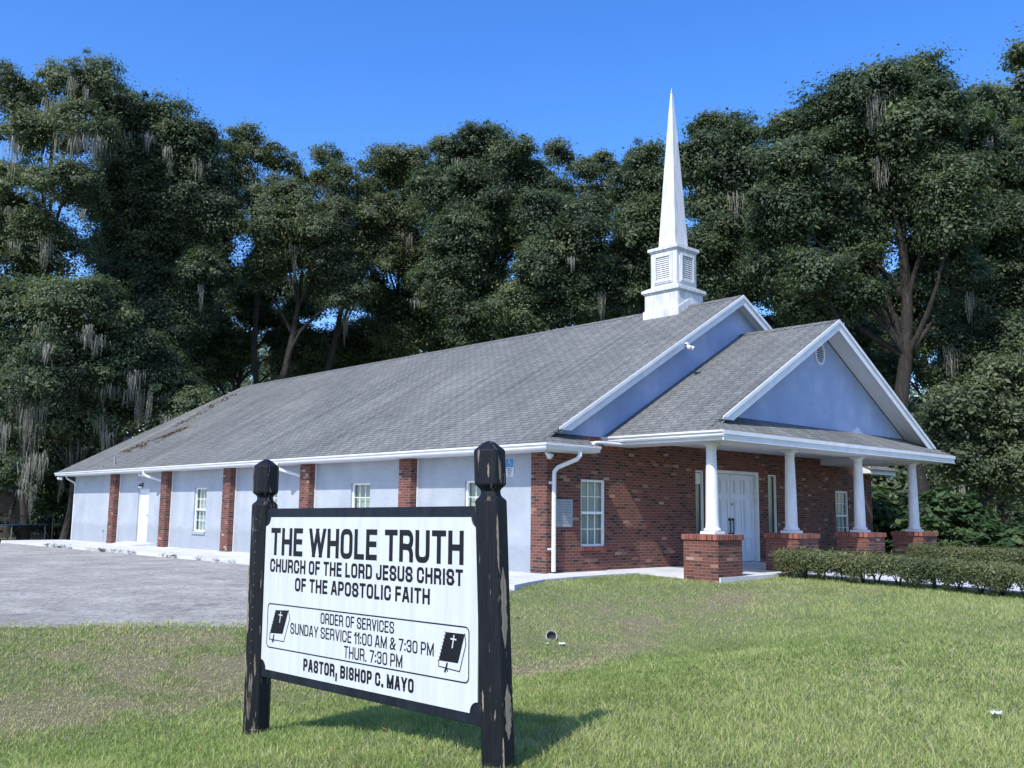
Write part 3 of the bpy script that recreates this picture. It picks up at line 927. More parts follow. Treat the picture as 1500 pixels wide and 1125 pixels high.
for k in range(9):
    z = vz-.19+k*.047; hw2 = .165*math.sqrt(max(0.02, 1-((z-vz)/.215)**2))
    lv.slab([(vx-hw2, -2.082, z-.012), (vx+hw2, -2.082, z-.012), (vx+hw2, -2.058, z+.012), (vx-hw2, -2.058, z+.012)], (0, .004, -.006))
lv.build('louvre_slats', WHITE, vo)

# ------------------------------------------------------------------ steeple
SX, SY = RX, 1.72
stp = MB()
stp.box(SX-.525, SY-.525, 5.55, SX+.525, SY+.525, 6.62)
so = stp.build('steeple', STEEPLEM, church, bevel=.01)
b = MB()
b.box(SX-.555, SY-.555, 6.615, SX+.555, SY+.555, 6.645); b.box(SX-.585, SY-.585, 6.646, SX+.585, SY+.585, 6.725)
b.slab([(SX-.57, SY-.57, 6.726), (SX+.57, SY-.57, 6.726), (SX+.57, SY+.57, 6.726), (SX-.57, SY+.57, 6.726)], (0, 0, .012))
v0_ = [(SX+sx*.56, SY+sy*.56, 6.738) for sx, sy in ((-1,-1),(1,-1),(1,1),(-1,1))]+[(SX+sx*.43, SY+sy*.43, 6.80) for sx, sy in ((-1,-1),(1,-1),(1,1),(-1,1))]
b.add(v0_, [(0,1,5,4),(1,2,6,5),(2,3,7,6),(3,0,4,7),(4,5,6,7)])
b.build('lower_cornice', STEEPLEM, so, bevel=.006)
b = MB(); b.box(SX-.41, SY-.41, 6.79, SX+.41, SY+.41, 7.70)
b.build('belfry', STEEPLEM, so, bevel=.008)
b = MB()
b.box(SX-.435, SY-.435, 7.70, SX+.435, SY+.435, 7.735); b.box(SX-.47, SY-.47, 7.736, SX+.47, SY+.47, 7.82)
v0_ = [(SX+sx*.46, SY+sy*.46, 7.821) for sx, sy in ((-1,-1),(1,-1),(1,1),(-1,1))]+[(SX+sx*.26, SY+sy*.26, 7.89) for sx, sy in ((-1,-1),(1,-1),(1,1),(-1,1))]
b.add(v0_, [(0,1,5,4),(1,2,6,5),(2,3,7,6),(3,0,4,7),(4,5,6,7)])
b.build('upper_cornice', STEEPLEM, so, bevel=.006)
b = MB()
prof = [(.265,7.885),(.258,8.0),(.15,10.0),(.07,11.35),(.02,12.07)]
vv = []
for hw2, z in prof: vv += [(SX+sx*hw2, SY+sy*hw2, z) for sx, sy in ((-1,-1),(1,-1),(1,1),(-1,1))]
ff = []
for i in range(len(prof)-1): ff += [(i*4+k, i*4+(k+1) % 4, i*4+4+(k+1) % 4, i*4+4+k) for k in range(4)]
ff.append((16, 17, 18, 19)); b.add(vv, ff)
b.build('spire', STEEPLEM, so)
b = MB(); b.lathe((SX, SY, 0), [(.025,12.05),(.03,12.08),(.012,12.13),(.004,12.2)], 8)
b.build('finial', GREYM, so)
for k in range(4):
    a = math.pi/2*k; ca, sa_ = math.cos(a), math.sin(a)
    fm = lambda u, v, d: (SX+ca*(u)+sa_*(-(.41)+d), SY+sa_*u-ca*(.41-d) if False else SY+sa_*u+ca*(-.41+d)*1.0, v)
    def fm(u, v, d, ca=ca, sa_=sa_):
        x, y = u, -.41+d
        return (SX+ca*x-sa_*y, SY+sa_*x+ca*y, v)
    lo = MB()
    u0, u1, v0, v1 = -.23, .23, 6.94, 7.58
    for (a0, a1, c0, c1) in ((u0-.065,u0,v0-.065,v1+.065),(u1,u1+.065,v0-.065,v1+.065),(u0,u1,v1,v1+.065),(u0,u1,v0-.065,v0)):
        lo.fbox(fm, a0, a1, c0, c1, -.028, -.001)
    for (a0, a1, c0, c1) in ((u0-.03,u0+.02,v0-.03,v1+.03),(u1-.02,u1+.03,v0-.03,v1+.03),(u0+.02,u1-.02,v1-.02,v1+.03),(u0+.02,u1-.02,v0-.03,v0+.02)):
        lo.fbox(fm, a0, a1, c0, c1, -.045, -.0285)
    for j in range(11):
        z = v0+.03+j*(v1-v0-.05)/11
        lo.add([fm(u0+.02,z,-.026), fm(u1-.02,z,-.026), fm(u1-.02,z+.048,-.004), fm(u0+.02,z+.048,-.004), fm(u0+.02,z+.006,-.027), fm(u1-.02,z+.006,-.027)], [(0,1,5,4),(4,5,2,3),(0,3,2,1)])
    lo.build('louvre', STEEPLEM, so)
# saddle flashing boards where the steeple meets the ridge
fl = MB()
for sy in (-1, 1):
    y = SY+sy*.527
    for sx in (-1, 1):
        x1 = SX+sx*.55
        fl.slab([(SX, y, RZ+.20), (x1, y, roof_z(x1)+.20), (x1, y, roof_z(x1)+.005), (SX, y, RZ+.005)], (0, sy*.03, 0))
for sx in (-1, 1):
    x = SX+sx*.527; z = roof_z(SX+sx*.55)
    fl.box(x, SY-.555, z-.03, x+sx*.03, SY+.555, z+.185)
fl.build_each('base_flashing', STEEPLEM, so)

# ------------------------------------------------------------------ stroke lettering
GL = {
'A': (1, [[(0,0),(.40,1.0)], [(1,0),(.60,1.0)], [(.16,.26),(.84,.26)], [(.36,1),(.64,1)]]),
'B': (1, [[(0,0),(0,1)], [(0,1),(1,1,1),(1,.53,1),(0,.53)], [(0,.53),(1,.53,1),(1,0,1),(0,0)]]),
'C': (1, [[(1,.70),(1,1,1),(0,1,1),(0,0,1),(1,0,1),(1,.30)]]),
'D': (1, [[(0,0),(0,1)], [(0,1),(1,1,1),(1,0,1),(0,0)]]),
'E': (.86, [[(0,0),(0,1)], [(0,1),(1,1)], [(0,.52),(.92,.52)], [(0,0),(1,0)]]),
'F': (.84, [[(0,0),(0,1)], [(0,1),(1,1)], [(0,.5),(.9,.5)]]),
'H': (1, [[(0,0),(0,1)], [(1,0),(1,1)], [(0,.5),(1,.5)]]),
'I': (0, [[(.5,0),(.5,1)]]),
'J': (.86, [[(0,.3),(0,0,1),(1,0,1),(1,1)]]),
'L': (.80, [[(0,1),(0,0)], [(0,0),(1,0)]]),
'M': (1.25, [[(0,0),(0,1)], [(1,0),(1,1)], [(0,1),(.5,.12)], [(1,1),(.5,.12)]]),
'N': (1, [[(0,0),(0,1)], [(1,0),(1,1)], [(0,1),(1,0)]]),
'O': (1, [[(.5,1),(1,1,1),(1,0,1),(0,0,1),(0,1,1),(.5,1)]]),
'P': (.95, [[(0,0),(0,1)], [(0,1),(1,1,1),(1,.42,1),(0,.42)]]),
'R': (1, [[(0,0),(0,1)], [(0,1),(1,1,1),(1,.46,1),(0,.46)], [(.55,.46),(1,.42,1),(1,0)]]),
'S': (1, [[(1,.72),(1,1,1),(0,1,1),(0,.53,1),(1,.47,1),(1,0,1),(0,0,1),(0,.28)]]),
'T': (.95, [[(0,1),(1,1)], [(.5,1),(.5,0)]]),
'U': (1, [[(0,1),(0,0,1),(1,0,1),(1,1)]]),
'V': (1, [[(0,1),(.5,0)], [(1,1),(.5,0)]]),
'W': (1.5, [[(0,1),(.25,0)], [(.5,1),(.25,0)], [(.5,1),(.75,0)], [(1,1),(.75,0)]]),
'Y': (1, [[(0,1),(.5,.42)], [(1,1),(.5,.42)], [(.5,.45),(.5,0)]]),
'0': (.95, [[(.5,1),(1,1,1),(1,0,1),(0,0,1),(0,1,1),(.5,1)]]),
'1': (.45, [[(.0,.80),(1,1)], [(1,1),(1,0)]]),
'3': (.95, [[(0,.76),(0,1,1),(1,1,1),(1,.52,1),(.35,.52)], [(.35,.52),(1,.52,1),(1,0,1),(0,0,1),(0,.24)]]),
'7': (.95, [[(0,1),(1,1)], [(1,1),(.35,0)]]),
'&': (1.1, [[(1,0),(.15,.72),(.15,1,1),(.72,1,1),(.72,.68,1),(0,.34,1),(0,0,1),(.62,0,1),(1,.42)]]),
':': (0, [[(.5,.10),(.5,.10)], [(.5,.62),(.5,.62)]]),
'.': (0, [[(.5,0),(.5,0)]]),
',': (0, [[(.5,.06),(.2,-.24)]]),
' ': (.45, []),
}

def clip_y(poly, lo, hi):
    def half(p, inside, y):
        out = []
        for i in range(len(p)):
            a, b = p[i], p[(i+1) % len(p)]
            ia, ib = inside(a[1]), inside(b[1])
            if ia: out.append(a)
            if ia != ib:
                t = (y-a[1])/(b[1]-a[1]); out.append((a[0]+(b[0]-a[0])*t, y))
        return out
    p = half(poly, lambda v: v >= lo-1e-9, lo)
    if len(p) < 3: return []
    return half(p, lambda v: v <= hi+1e-9, hi)

def glyph_polys(ch, x0, wd, z0, h, t):
    """closed 2-D polygons of one letter in a box wd x h, stroke t"""
    out = []
    tx = t; ty = t*.95
    def P(u, v): return np.array([x0+tx/2+u*(wd-tx), z0+ty/2+v*(h-ty)])
    rad = min(.42*(wd-tx), .24*h)
    for st in GL[ch][1]:
        pts = [P(p[0], p[1]) for p in st]; rnd = [len(p) > 2 for p in st]
        if len(pts) == 2 and np.allclose(pts[0], pts[1]):
            c = pts[0]; k = t*.62
            out.append([(c[0]-k, c[1]-k), (c[0]+k, c[1]-k), (c[0]+k, c[1]+k), (c[0]-k, c[1]+k)]); continue
        path = []
        for i, p in enumerate(pts):
            if rnd[i] and 0 < i < len(pts)-1:
                a = pts[i-1]-p; b = pts[i+1]-p
                la, lb = np.linalg.norm(a), np.linalg.norm(b)
                r = min(rad, la*.5 if rnd[i-1] else la, lb*.5 if rnd[i+1] else lb)
                A, B = p+a/la*r, p+b/lb*r
                for k in range(6):
                    s_ = k/5; path.append((1-s_)**2*A+2*s_*(1-s_)*p+s_*s_*B)
            else: path.append(p)
        closed = np.allclose(path[0], path[-1])
        if not closed:
            e0 = path[0]-path[1]; e1 = path[-1]-path[-2]
            diag0 = abs(e0[0]) > 1e-6 and abs(e0[1]) > 1e-6; diag1 = abs(e1[0]) > 1e-6 and abs(e1[1]) > 1e-6
            path[0] = path[0]+e0/np.linalg.norm(e0)*t*(.95 if diag0 else .5)
            path[-1] = path[-1]+e1/np.linalg.norm(e1)*t*(.95 if diag1 else .5)
        n = len(path); L, R = [], []
        for i in range(n):
            if closed and i in (0, n-1): d0, d1 = path[-1]-path[-2], path[1]-path[0]
            else:
                d0 = path[i]-path[i-1] if i else path[1]-path[0]
                d1 = path[i+1]-path[i] if i < n-1 else path[i]-path[i-1]
            d0 = d0/(np.linalg.norm(d0)+1e-9); d1 = d1/(np.linalg.norm(d1)+1e-9)
            m = d0+d1; m = m/(np.linalg.norm(m)+1e-9); nn = np.array([-m[1], m[0]])
            k = t/2/max(.5, float(np.dot(nn, np.array([-d0[1], d0[0]]))))
            L.append(path[i]+nn*k); R.append(path[i]-nn*k)
        for i in range(n-1):
            q = clip_y([tuple(L[i]), tuple(L[i+1]), tuple(R[i+1]), tuple(R[i])], z0-(0.3*h if ch == ',' else 0), z0+h)
            if len(q) >= 3: out.append(q)
    return out

def lettering(mb, text, s0, s1, z0, z1, t, y, gap=.20, f=None):
    """fit text to the rectangle s0..s1, z0..z1; rel. widths, stroke t"""
    h = z1-z0
    f = f or (lambda s, z, d: (s, d, z))
    def total(k):
        x = 0
        for i, ch in enumerate(text):
            x += (GL[ch][0]*k if GL[ch][0] else t*1.15)
            if i < len(text)-1: x += gap*k if ch != ' ' and text[i+1] != ' ' else gap*k*.5
        return x
    lo, hi = .001, 2*(s1-s0)
    for _ in range(60):
        k = (lo+hi)/2
        if total(k) > s1-s0: hi = k
        else: lo = k
    x = s0; j = 0
    for i, ch in enumerate(text):
        wd = GL[ch][0]*k if GL[ch][0] else t*1.15
        for q in glyph_polys(ch, x, wd, z0, h, t):
            mb.poly([f(a, b, y-.00004*(j % 9)) for a, b in q]); j += 1
        x += wd
        if i < len(text)-1: x += gap*k if ch != ' ' and text[i+1] != ' ' else gap*k*.5

# ------------------------------------------------------------------ the church sign
SG0 = .55
sa_ang = .0309; STH = .0132
sign = empty('church_sign', (-9.3, -6.354, -SG0), (0, -STH, math.atan2(-math.cos(sa_ang), math.sin(sa_ang))))
tag(sign, 'white church sign with black lettering hung between two peeling black wooden posts', 'sign')
zz = lambda z: z+SG0

def post(cs_top, cs_bot, zb, wd=.0875, c=.048, cy=.03):
    mb = MB()
    lv_ = [(zb,1.0),(1.165,1.0),(1.172,.985),(1.198,.66),(1.222,.62),(1.236,.66),(1.262,1.0),(1.452,1.0),(1.458,.985),(1.500,.42),(1.512,.16)]
    rings = []
    for z, k in lv_:
        t = (z-zb)/(1.51-zb); cx = cs_bot+(cs_top-cs_bot)*t
        a, b = wd*k, (wd-c)*k
        rings.append([(cx+x, cy+y, zz(z)) for x, y in ((-b,-a),(b,-a),(a,-b),(a,b),(b,a),(-b,a),(-a,b),(-a,-b))])
    v = [p for r_ in rings for p in r_]
    fc = [(i*8+k, i*8+(k+1) % 8, i*8+8+(k+1) % 8, i*8+8+k) for i in range(len(rings)-1) for k in range(8)]
    fc += [tuple(range(7,-1,-1)), tuple((len(rings)-1)*8+k for k in range(8))]
    mb.add(v, fc)
    return mb
pl_ = post(-.112, -.112, -.9).build('post', POST, sign, bevel=.004)
pr2 = post(2.352, 2.462, -.75).build('post', POST, sign, bevel=.004)
pr2['label'] = 'black post with a long strip of bare wood where the paint has peeled off'
WOODG = plain('bare_grey_wood', (.24,.205,.15), .85, .5, 1.0, (110, 3, 1))
bs = MB()                                                   # bare strip and the lifted curl of paint beside it
def on_post(s_, z, out=.0015):
    return (s_, .03-.0875-out, zz(z))
fx = lambda z: 2.352+(2.462-2.352)*(1-(z+.75)/2.26)
def strip(mb, z0, z1, a0, a1, jag, seed):
    r_ = random.Random(seed); n = 16; A, B = [], []
    for k in range(n+1):
        z = z0+(z1-z0)*k/n; env = min(1, 4*min(k, n-k)/n+.12)
        m = (a0+a1)/2; h_ = (a1-a0)/2*env
        A.append((m-h_*(1-jag*r_.random()), z)); B.append((m+h_*(1-jag*r_.random()), z))
    for k in range(n):
        q = []
        for (u, z) in (A[k], B[k], B[k+1], A[k+1]):
            # u runs round the post: across the chamfer at the right-hand front corner and onto the right side
            cx = fx(z); b, a = .0395, .0875
            if u < 0: x, y = cx+b+u, -a
            elif u < .068: x, y = cx+b+u/.068*.048, -a+u/.068*.048
            else: x, y = cx+a, -b+(u-.068)
            nx, ny = (0, -1) if u < 0 else ((.707, -.707) if u < .068 else (1, 0))
            q.append((x+nx*.0016, .03+y+ny*.0016, zz(z)))
        mb.poly(q)
strip(bs, .36, .80, .075, .125, .35, 1); strip(bs, .78, 1.10, .062, .076, .4, 2); strip(bs, -.12, .17, .080, .135, .45, 3); strip(bs, -.36, -.10, .06, .072, .5, 4)
strip(bs, .02, .14, -.062, -.046, .5, 5); strip(bs, 1.30, 1.38, .02, .032, .4, 7)
bs.build_each('bare_wood', WOODG, pr2)
bs = MB()
fx = lambda z: -.112
strip(bs, .50, .72, -.092, -.066, .5, 8); strip(bs, .22, .46, -.088, -.050, .6, 9); strip(bs, -.12, .10, -.090, -.066, .5, 10); strip(bs, -.30, -.16, -.086, -.070, .5, 12)
strip(bs, -.55, -.44, -.09, .16, .7, 13)
bs.build_each('bare_wood', WOODG, pl_)

pn = MB(); pn.box(-.035, .0, zz(-.074), 2.372, .045, zz(1.14))
pan = pn.build('sign_board', FRAMEB, sign, bevel=.004)
fa_ = MB()
def notch(cx, cz, dx, dz, n=5, r=.066):
    """concave quarter-round corner"""
    return [(cx+dx*r*math.cos(a*math.pi/2/n), cz+dz*r*math.sin(a*math.pi/2/n)) for a in range(n+1)]
s0, s1, z0, z1 = -.020, 2.306, -.014, 1.076
ol = []
ol += notch(s0, z0, 1, 1)[::1]
ol = [(x, z) for x, z in notch(s0, z0, 1, 1)][::-1]           # left-bottom: from up the side to along the bottom
ol += [(x, z) for x, z in notch(s1, z0, -1, 1)]
ol += [(x, z) for x, z in notch(s1, z1, -1, -1)][::-1]
ol += [(x, z) for x, z in notch(s0, z1, 1, -1)]
fa_.slab([(x, -.006, zz(z)) for x, z in ol], (0, .0055, 0))
fa_.build('sign_face', SIGNW, pan)
bt = MB()
for k in range(14):
    z = .02+k*.08
    for s_ in (-.075,):
        bt.tube([(s_, -.0575, zz(z)), (s_, -.061, zz(z))], .004, 6)
bt.build('nail_heads', GREYM, pl_)

tx = MB()
Z = zz
lettering(tx, 'THE WHOLE TRUTH', .058, 2.180, Z(.802), Z(.9985), .0365, -.0075, .15)
lettering(tx, 'CHURCH OF THE LORD JESUS CHRIST', .060, 2.176, Z(.681), Z(.776), .0188, -.0075, .19)
lettering(tx, 'OF THE APOSTOLIC FAITH', .402, 1.882, Z(.559), Z(.652), .0188, -.0075, .19)
lettering(tx, 'ORDER OF SERVICES', .735, 1.543, Z(.361), Z(.434), .0102, -.0075, .20)
lettering(tx, 'SUNDAY SERVICE 11:00 AM & 7:30 PM', .362, 1.925, Z(.2636), Z(.3386), .0102, -.0075, .20)
lettering(tx, 'THUR. 7:30 PM', 1.017, 1.631, Z(.1646), Z(.242), .0102, -.0075, .20)
lettering(tx, 'PASTOR, BISHOP C. MAYO', .5416, 1.744, Z(.0304), Z(.1129), .0175, -.0075, .20)
tx.build('lettering', LETTER, pan)
bx = MB()                                                   # rounded border line round the service times
def rrect(s0, s1, z0, z1, r, n=6):
    o = []
    for (cx, cz, a0) in ((s1-r, z0+r, -90), (s1-r, z1-r, 0), (s0+r, z1-r, 90), (s0+r, z0+r, 180)):
        for k in range(n+1):
            a = math.radians(a0+90*k/n); o.append((cx+r*math.cos(a), cz+r*math.sin(a)))
    return o
A = rrect(.047, 2.2366, .1422, .4575, .035); B = rrect(.055, 2.2286, .1502, .4495, .028)
n = len(A)
for i in range(n):
    j = (i+1) % n
    bx.poly([(A[i][0], -.0075, Z(A[i][1])), (A[j][0], -.0075, Z(A[j][1])), (B[j][0], -.0075, Z(B[j][1])), (B[i][0], -.0075, Z(B[i][1]))])
bx.build('border_line', LETTER, pan)

def line_poly(mb, pts, wd, y):
    for (a, b) in zip(pts[:-1], pts[1:]):
        a, b = np.array(a), np.array(b); d = (b-a)/np.linalg.norm(b-a); nn = np.array([-d[1], d[0]])*wd/2; a = a-d*wd/2; b = b+d*wd/2
        mb.poly([(q[0], y, Z(q[1])) for q in (a+nn, b+nn, b-nn, a-nn)])
def book(tl, tr, br, bl, p1, p2, p3, c0, c1, rb):
    m = MB()
    m.poly([(p[0], -.0076, Z(p[1])) for p in (tl, tr, br, bl)])
    line_poly(m, [bl, p1, p2, p3, tr], .006, -.0075)
    line_poly(m, [(rb[0]+.006, rb[1]+.018), rb, (rb[0]-.012, rb[1]-.026)], .013, -.0078)
    line_poly(m, [(rb[0], rb[1]), (rb[0]+.010, rb[1]-.022)], .008, -.0079)
    for k in range(9):                                      # stitched spine
        t = k/8; p = (tl[0]+(bl[0]-tl[0])*t-.006, tl[1]+(bl[1]-tl[1])*t)
        line_poly(m, [p, (p[0]+.004, p[1]-.003)], .005, -.0077)
    o = m.build('book_emblem', LETTER, pan)
    w_ = MB(); line_poly(w_, [c0, c1], .0085, -.0084)
    mx = (c0[0]+(c1[0]-c0[0])*.30, c0[1]+(c1[1]-c0[1])*.30)
    line_poly(w_, [(mx[0]-.021, mx[1]+.001), (mx[0]+.021, mx[1]-.001)], .0085, -.0085)
    w_.build('cross', SIGNW, o)
book((.159,.412),(.329,.421),(.260,.253),(.093,.246),(.087,.203),(.280,.201),(.348,.366),(.230,.403),(.219,.332),(.140,.215))
book((2.032,.413),(2.197,.414),(2.141,.247),(1.972,.247),(1.972,.213),(2.155,.202),(2.207,.358),(2.105,.398),(2.091,.330),(2.040,.216))

# ------------------------------------------------------------------ fittings on the church
def floodlight(name, loc, label, rz=0.0, two=True):
    """twin lamp-holder security light: wall plate and two bell-shaped heads"""
    o = empty(name, loc, (0, 0, rz))
    tag(o, label, 'light', 'security floodlights on the church')
    p = MB(); p.lathe((0, 0, 0), [(.055,-.0),(.055,.02),(.03,.035)], 14)
    p.build('base_plate', WHITE, o, smooth=True)
    for sg in ((-1, 1) if two else (1,)):
        a = np.array([0, 0, -.005]); d = np.array([sg*.45, -.75, -.62]); d = d/np.linalg.norm(d)
        h = MB(); pts = [a+d*t for t in (0, .05, .06, .10, .105, .16, .17)]
        h.tube(pts, [.016,.016,.032,.034,.038,.058,.060], 14)
        ho = h.build('lamp_head', WHITE, o, smooth=True)
        l = MB(); l.lathe((0, 0, 0), [(.05, 0), (.04, .012), (.002, .018)], 12)
        lo = l.build('lens', VINYL, ho, smooth=True)
        q = Vector(d).to_track_quat('Z', 'Y'); lo.rotation_euler = q.to_euler(); lo.location = Vector(a+d*.166)
    return o
floodlight('security_floodlight', (-.27, -.20, 2.262), 'twin white floodlight under the eave at the brick front corner', .5)
floodlight('security_floodlight', (-.30, 18.50, 2.262), 'twin white floodlight under the eave over the white side door', -1.1)
floodlight('security_floodlight', (-.40, 26.15, 2.262), 'twin white floodlight under the eave at the far back corner', -1.0)
floodlight('security_floodlight', (13.30, -.30, 2.262), 'twin white floodlight under the right-hand eave return beyond the porch', .6)
fz = roof_z(3.95)-.03-.19
floodlight('security_floodlight', (3.95, -.36, fz+.06), 'small floodlight clamped to the slanting white rake board of the main gable', .1)

wl = empty('wall_lantern', (0, 19.22, 1.86)); tag(wl, 'small dark wall lantern above the white side door', 'wall lamp')
m = MB(); m.box(-.018, -.05, -.06, 0, .05, .07); m.build('back_plate', BLACKM, wl, bevel=.003)
m = MB(); m.tube([(-.02,0,.04),(-.06,0,.05),(-.10,0,.02)], .01, 8); m.lathe((-.10,0,-.02), [(.02,.04),(.07,.0),(.07,-.01)], 14); m.build('lamp_arm', BLACKM, wl)
m = MB(); m.lathe((-.10,0,-.115), [(.012,0),(.045,.02),(.055,.06),(.045,.085)], 14); m.build('lamp_shade', VINYL, wl, smooth=True)

sp = empty('hose_spigot', (0, 22.48, .25)); tag(sp, 'small grey hose tap low on the stucco wall beside the farthest brick pilaster', 'tap')
m = MB(); m.tube([(0,0,0),(-.05,0,.0),(-.07,0,-.03)], .012, 8); m.tube([(0,-.02,-.02),(-.004,-.02,-.30)], .010, 8); m.build('pipe', GREYM, sp)
m = MB(); m.tube([(-.045,0,.0),(-.045,0,.04)], .006, 6); m.tube([(-.045,0,.04),(-.045,0,.05)], .03, 10); m.build('handle', GREYM, sp)

# accessible-parking sign on the stucco by the corner
ps = empty('parking_sign', (0, 1.05, 2.0)); tag(ps, 'small blue and white accessible parking sign on the stucco near the brick corner', 'sign')
fs = lambda u, v, d: (-.012+d, -u, v)                        # u runs to the right as seen from the lot
m = MB(); m.fbox(fs, -.125, .125, -.185, .185, .003, .006); po = m.build('sign_plate', SIGNW, ps)
m = MB(); m.fbox(fs, -.112, .112, .004, .174, .0008, .0028); m.build('blue_field', BLUES, po)
m = MB()
def sl(pts, wd):
    for (a, b) in zip(pts[:-1], pts[1:]):
        a, b = np.array(a), np.array(b); d = (b-a)/np.linalg.norm(b-a); nn = np.array([-d[1], d[0]])*wd/2; a = a-d*wd/2; b = b+d*wd/2
        m.poly([fs(q[0], q[1], -.0004) for q in (a+nn, b+nn, b-nn, a-nn)])
m.poly([fs(-.012+.014*math.cos(k*math.pi/5), .150+.014*math.sin(k*math.pi/5), -.0004) for k in range(10)])
sl([(-.012,.132),(-.008,.085),(.030,.085),(.048,.045)], .013); sl([(-.010,.112),(.024,.112)], .011); sl([(.048,.045),(.064,.052)], .011)
sl([(-.022+.044*math.cos(math.radians(a))+.014, .066+.044*math.sin(math.radians(a))) for a in range(120, 345, 22)], .011)
m.build('wheelchair_symbol', SIGNW, po)
m = MB()
for i, (t_, hw2) in enumerate((('PARKING BY', .085), ('DISABLED', .068), ('PERMIT', .056), ('ONLY', .034))): 
    GL.setdefault('G', (1, [[(1,.68),(1,1,1),(0,1,1),(0,0,1),(1,0,1),(1,.45)], [(1,.45),(.55,.45)]])); GL.setdefault('K', (1, [[(0,0),(0,1)], [(1,1),(.05,.45)], [(.3,.6),(1,0)]]))
    lettering(m, t_, -hw2, hw2, -.040-i*.041, -.016-i*.041, .0042, .0018, .25, fs)
m.build('lettering', LETTER, po)

# carved dedication stone beside the downspout
pq = empty('dedication_plaque', (.435, 0, 1.115)); tag(pq, 'grey engraved stone plaque in the brick front left of the window', 'plaque')
m = MB(); m.box(-.255, -.022, -.265, .255, .01, .265); so2 = m.build('stone_slab', STONE, pq, bevel=.004)
m = MB(); r_ = random.Random(3)
for i in range(9):                                           # worn, illegible carved lines
    z = .205-i*.05; x = -.20+.03*(i % 3); end = .20-.04*(i % 2)
    while x < end:
        w_ = r_.uniform(.012, .03); m.add([(x,-.0226,z),(x+w_,-.0226,z),(x+w_,-.0226,z+.018),(x,-.0226,z+.018)], [(0,1,2,3)]); x += w_+r_.uniform(.008,.022)
m.build('lettering', STONED, so2)

# drain pipe poking out of the bank, litter and a bottle in the grass
dp = empty('drain_pipe', (-3.98, -4.06, -.43), (math.radians(-24), 0, math.radians(-36)))
tag(dp, 'short white plastic drain pipe opening out of the brown grass bank', 'pipe')
m = MB(); n = 20
vv = []
for (r_, y) in ((.072, 0), (.072, .7), (.066, 0), (.066, .7)):
    vv += [(r_*math.cos(2*math.pi*k/n), y, r_*math.sin(2*math.pi*k/n)) for k in range(n)]
ff = []
for k in range(n):
    j = (k+1) % n
    ff += [(k, j, n+j, n+k), (2*n+k, 3*n+k, 3*n+j, 2*n+j), (k, 2*n+k, 2*n+j, j)]
m.add(vv, ff); po = m.build('pipe_wall', plain('dirty_white_plastic', (.45,.45,.43), .5, .3), dp)
m = MB(); m.poly([(.0655*math.cos(2*math.pi*k/n), .06, .0655*math.sin(2*math.pi*k/n)) for k in range(n)]); m.build('pipe_shade', BLACKM, po)  # black disc near the mouth stands in for the dark inside the pipe
def crumple(name, loc, size, label, seed):
    r_ = random.Random(seed); m = MB(); n = 7
    P = [[(size*(i/n-.5)+r_.uniform(-.1,.1)*size, size*.7*(j/n-.5)+r_.uniform(-.1,.1)*size, r_.uniform(0,.35)*size) for j in range(n+1)] for i in range(n+1)]
    m.add([p for r2 in P for p in r2], [(i*(n+1)+j, (i+1)*(n+1)+j, (i+1)*(n+1)+j+1, i*(n+1)+j+1) for i in range(n) for j in range(n)])
    o = m.build(name, PAPER, None); o.location = loc
    return tag(o, label, 'litter')
def gz(x, y): return float(ground_h(x, y))
crumple('paper_scrap', (-4.03,-4.30, gz(-4.03,-4.30)+.02), .075, 'crumpled white paper scrap in the grass just below the drain pipe', 2)
crumple('paper_scrap', (-4.22,-4.22, gz(-4.22,-4.22)+.02), .04, 'smaller white scrap left of the crumpled paper by the drain pipe', 5)
wr = crumple('plastic_wrapper', (-5.50, -10.02, gz(-5.50,-10.02)+.035), .085, 'crumpled bluish plastic wrapper lying in the lawn at lower right', 9)
wr.data.materials.clear(); wr.data.materials.append(plain('clear_plastic', (.52,.60,.70), .2, .2))

# ------------------------------------------------------------------ far left: house, fences, trampoline
hs_ = empty('neighbour_house', (0, 40, -.5)); tag(hs_, 'low house with a sloping pale-edged roof half hidden in the trees at far left', 'house')
RD = plain('dark_roof', (.055,.055,.06), .9, .3, 3)
TAN = plain('tan_siding', (.19,.165,.13), .8, .2, 3)
m = MB(); m.slab([(-9.0,-2.0,5.6),(3.3,-2.0,1.72),(3.3,7,1.72),(-9.0,7,5.6)], (0,0,-.12)); m.build('roof', RD, hs_)
m = MB(); m.slab([(-9.0,-2.03,5.62),(3.32,-2.03,1.73),(3.32,-2.03,1.56),(-9.0,-2.03,5.45)], (0,.03,0)); m.build('fascia', plain('cream_fascia', (.50,.48,.40), .6, .15), hs_)
m = MB(); m.slab([(-8.5,-.6,0),(2.6,-.6,0),(2.6,-.6,1.75),(-8.5,-.6,5.2)], (0,.12,0)); m.box(2.48,-.48,0,2.6,6.5,1.7); m.build('wall', TAN, hs_)
m = MB(); m.box(-2.2,-.64,.9,-1.0,-.61,1.5); m.build('window', DARKROOM, hs_)

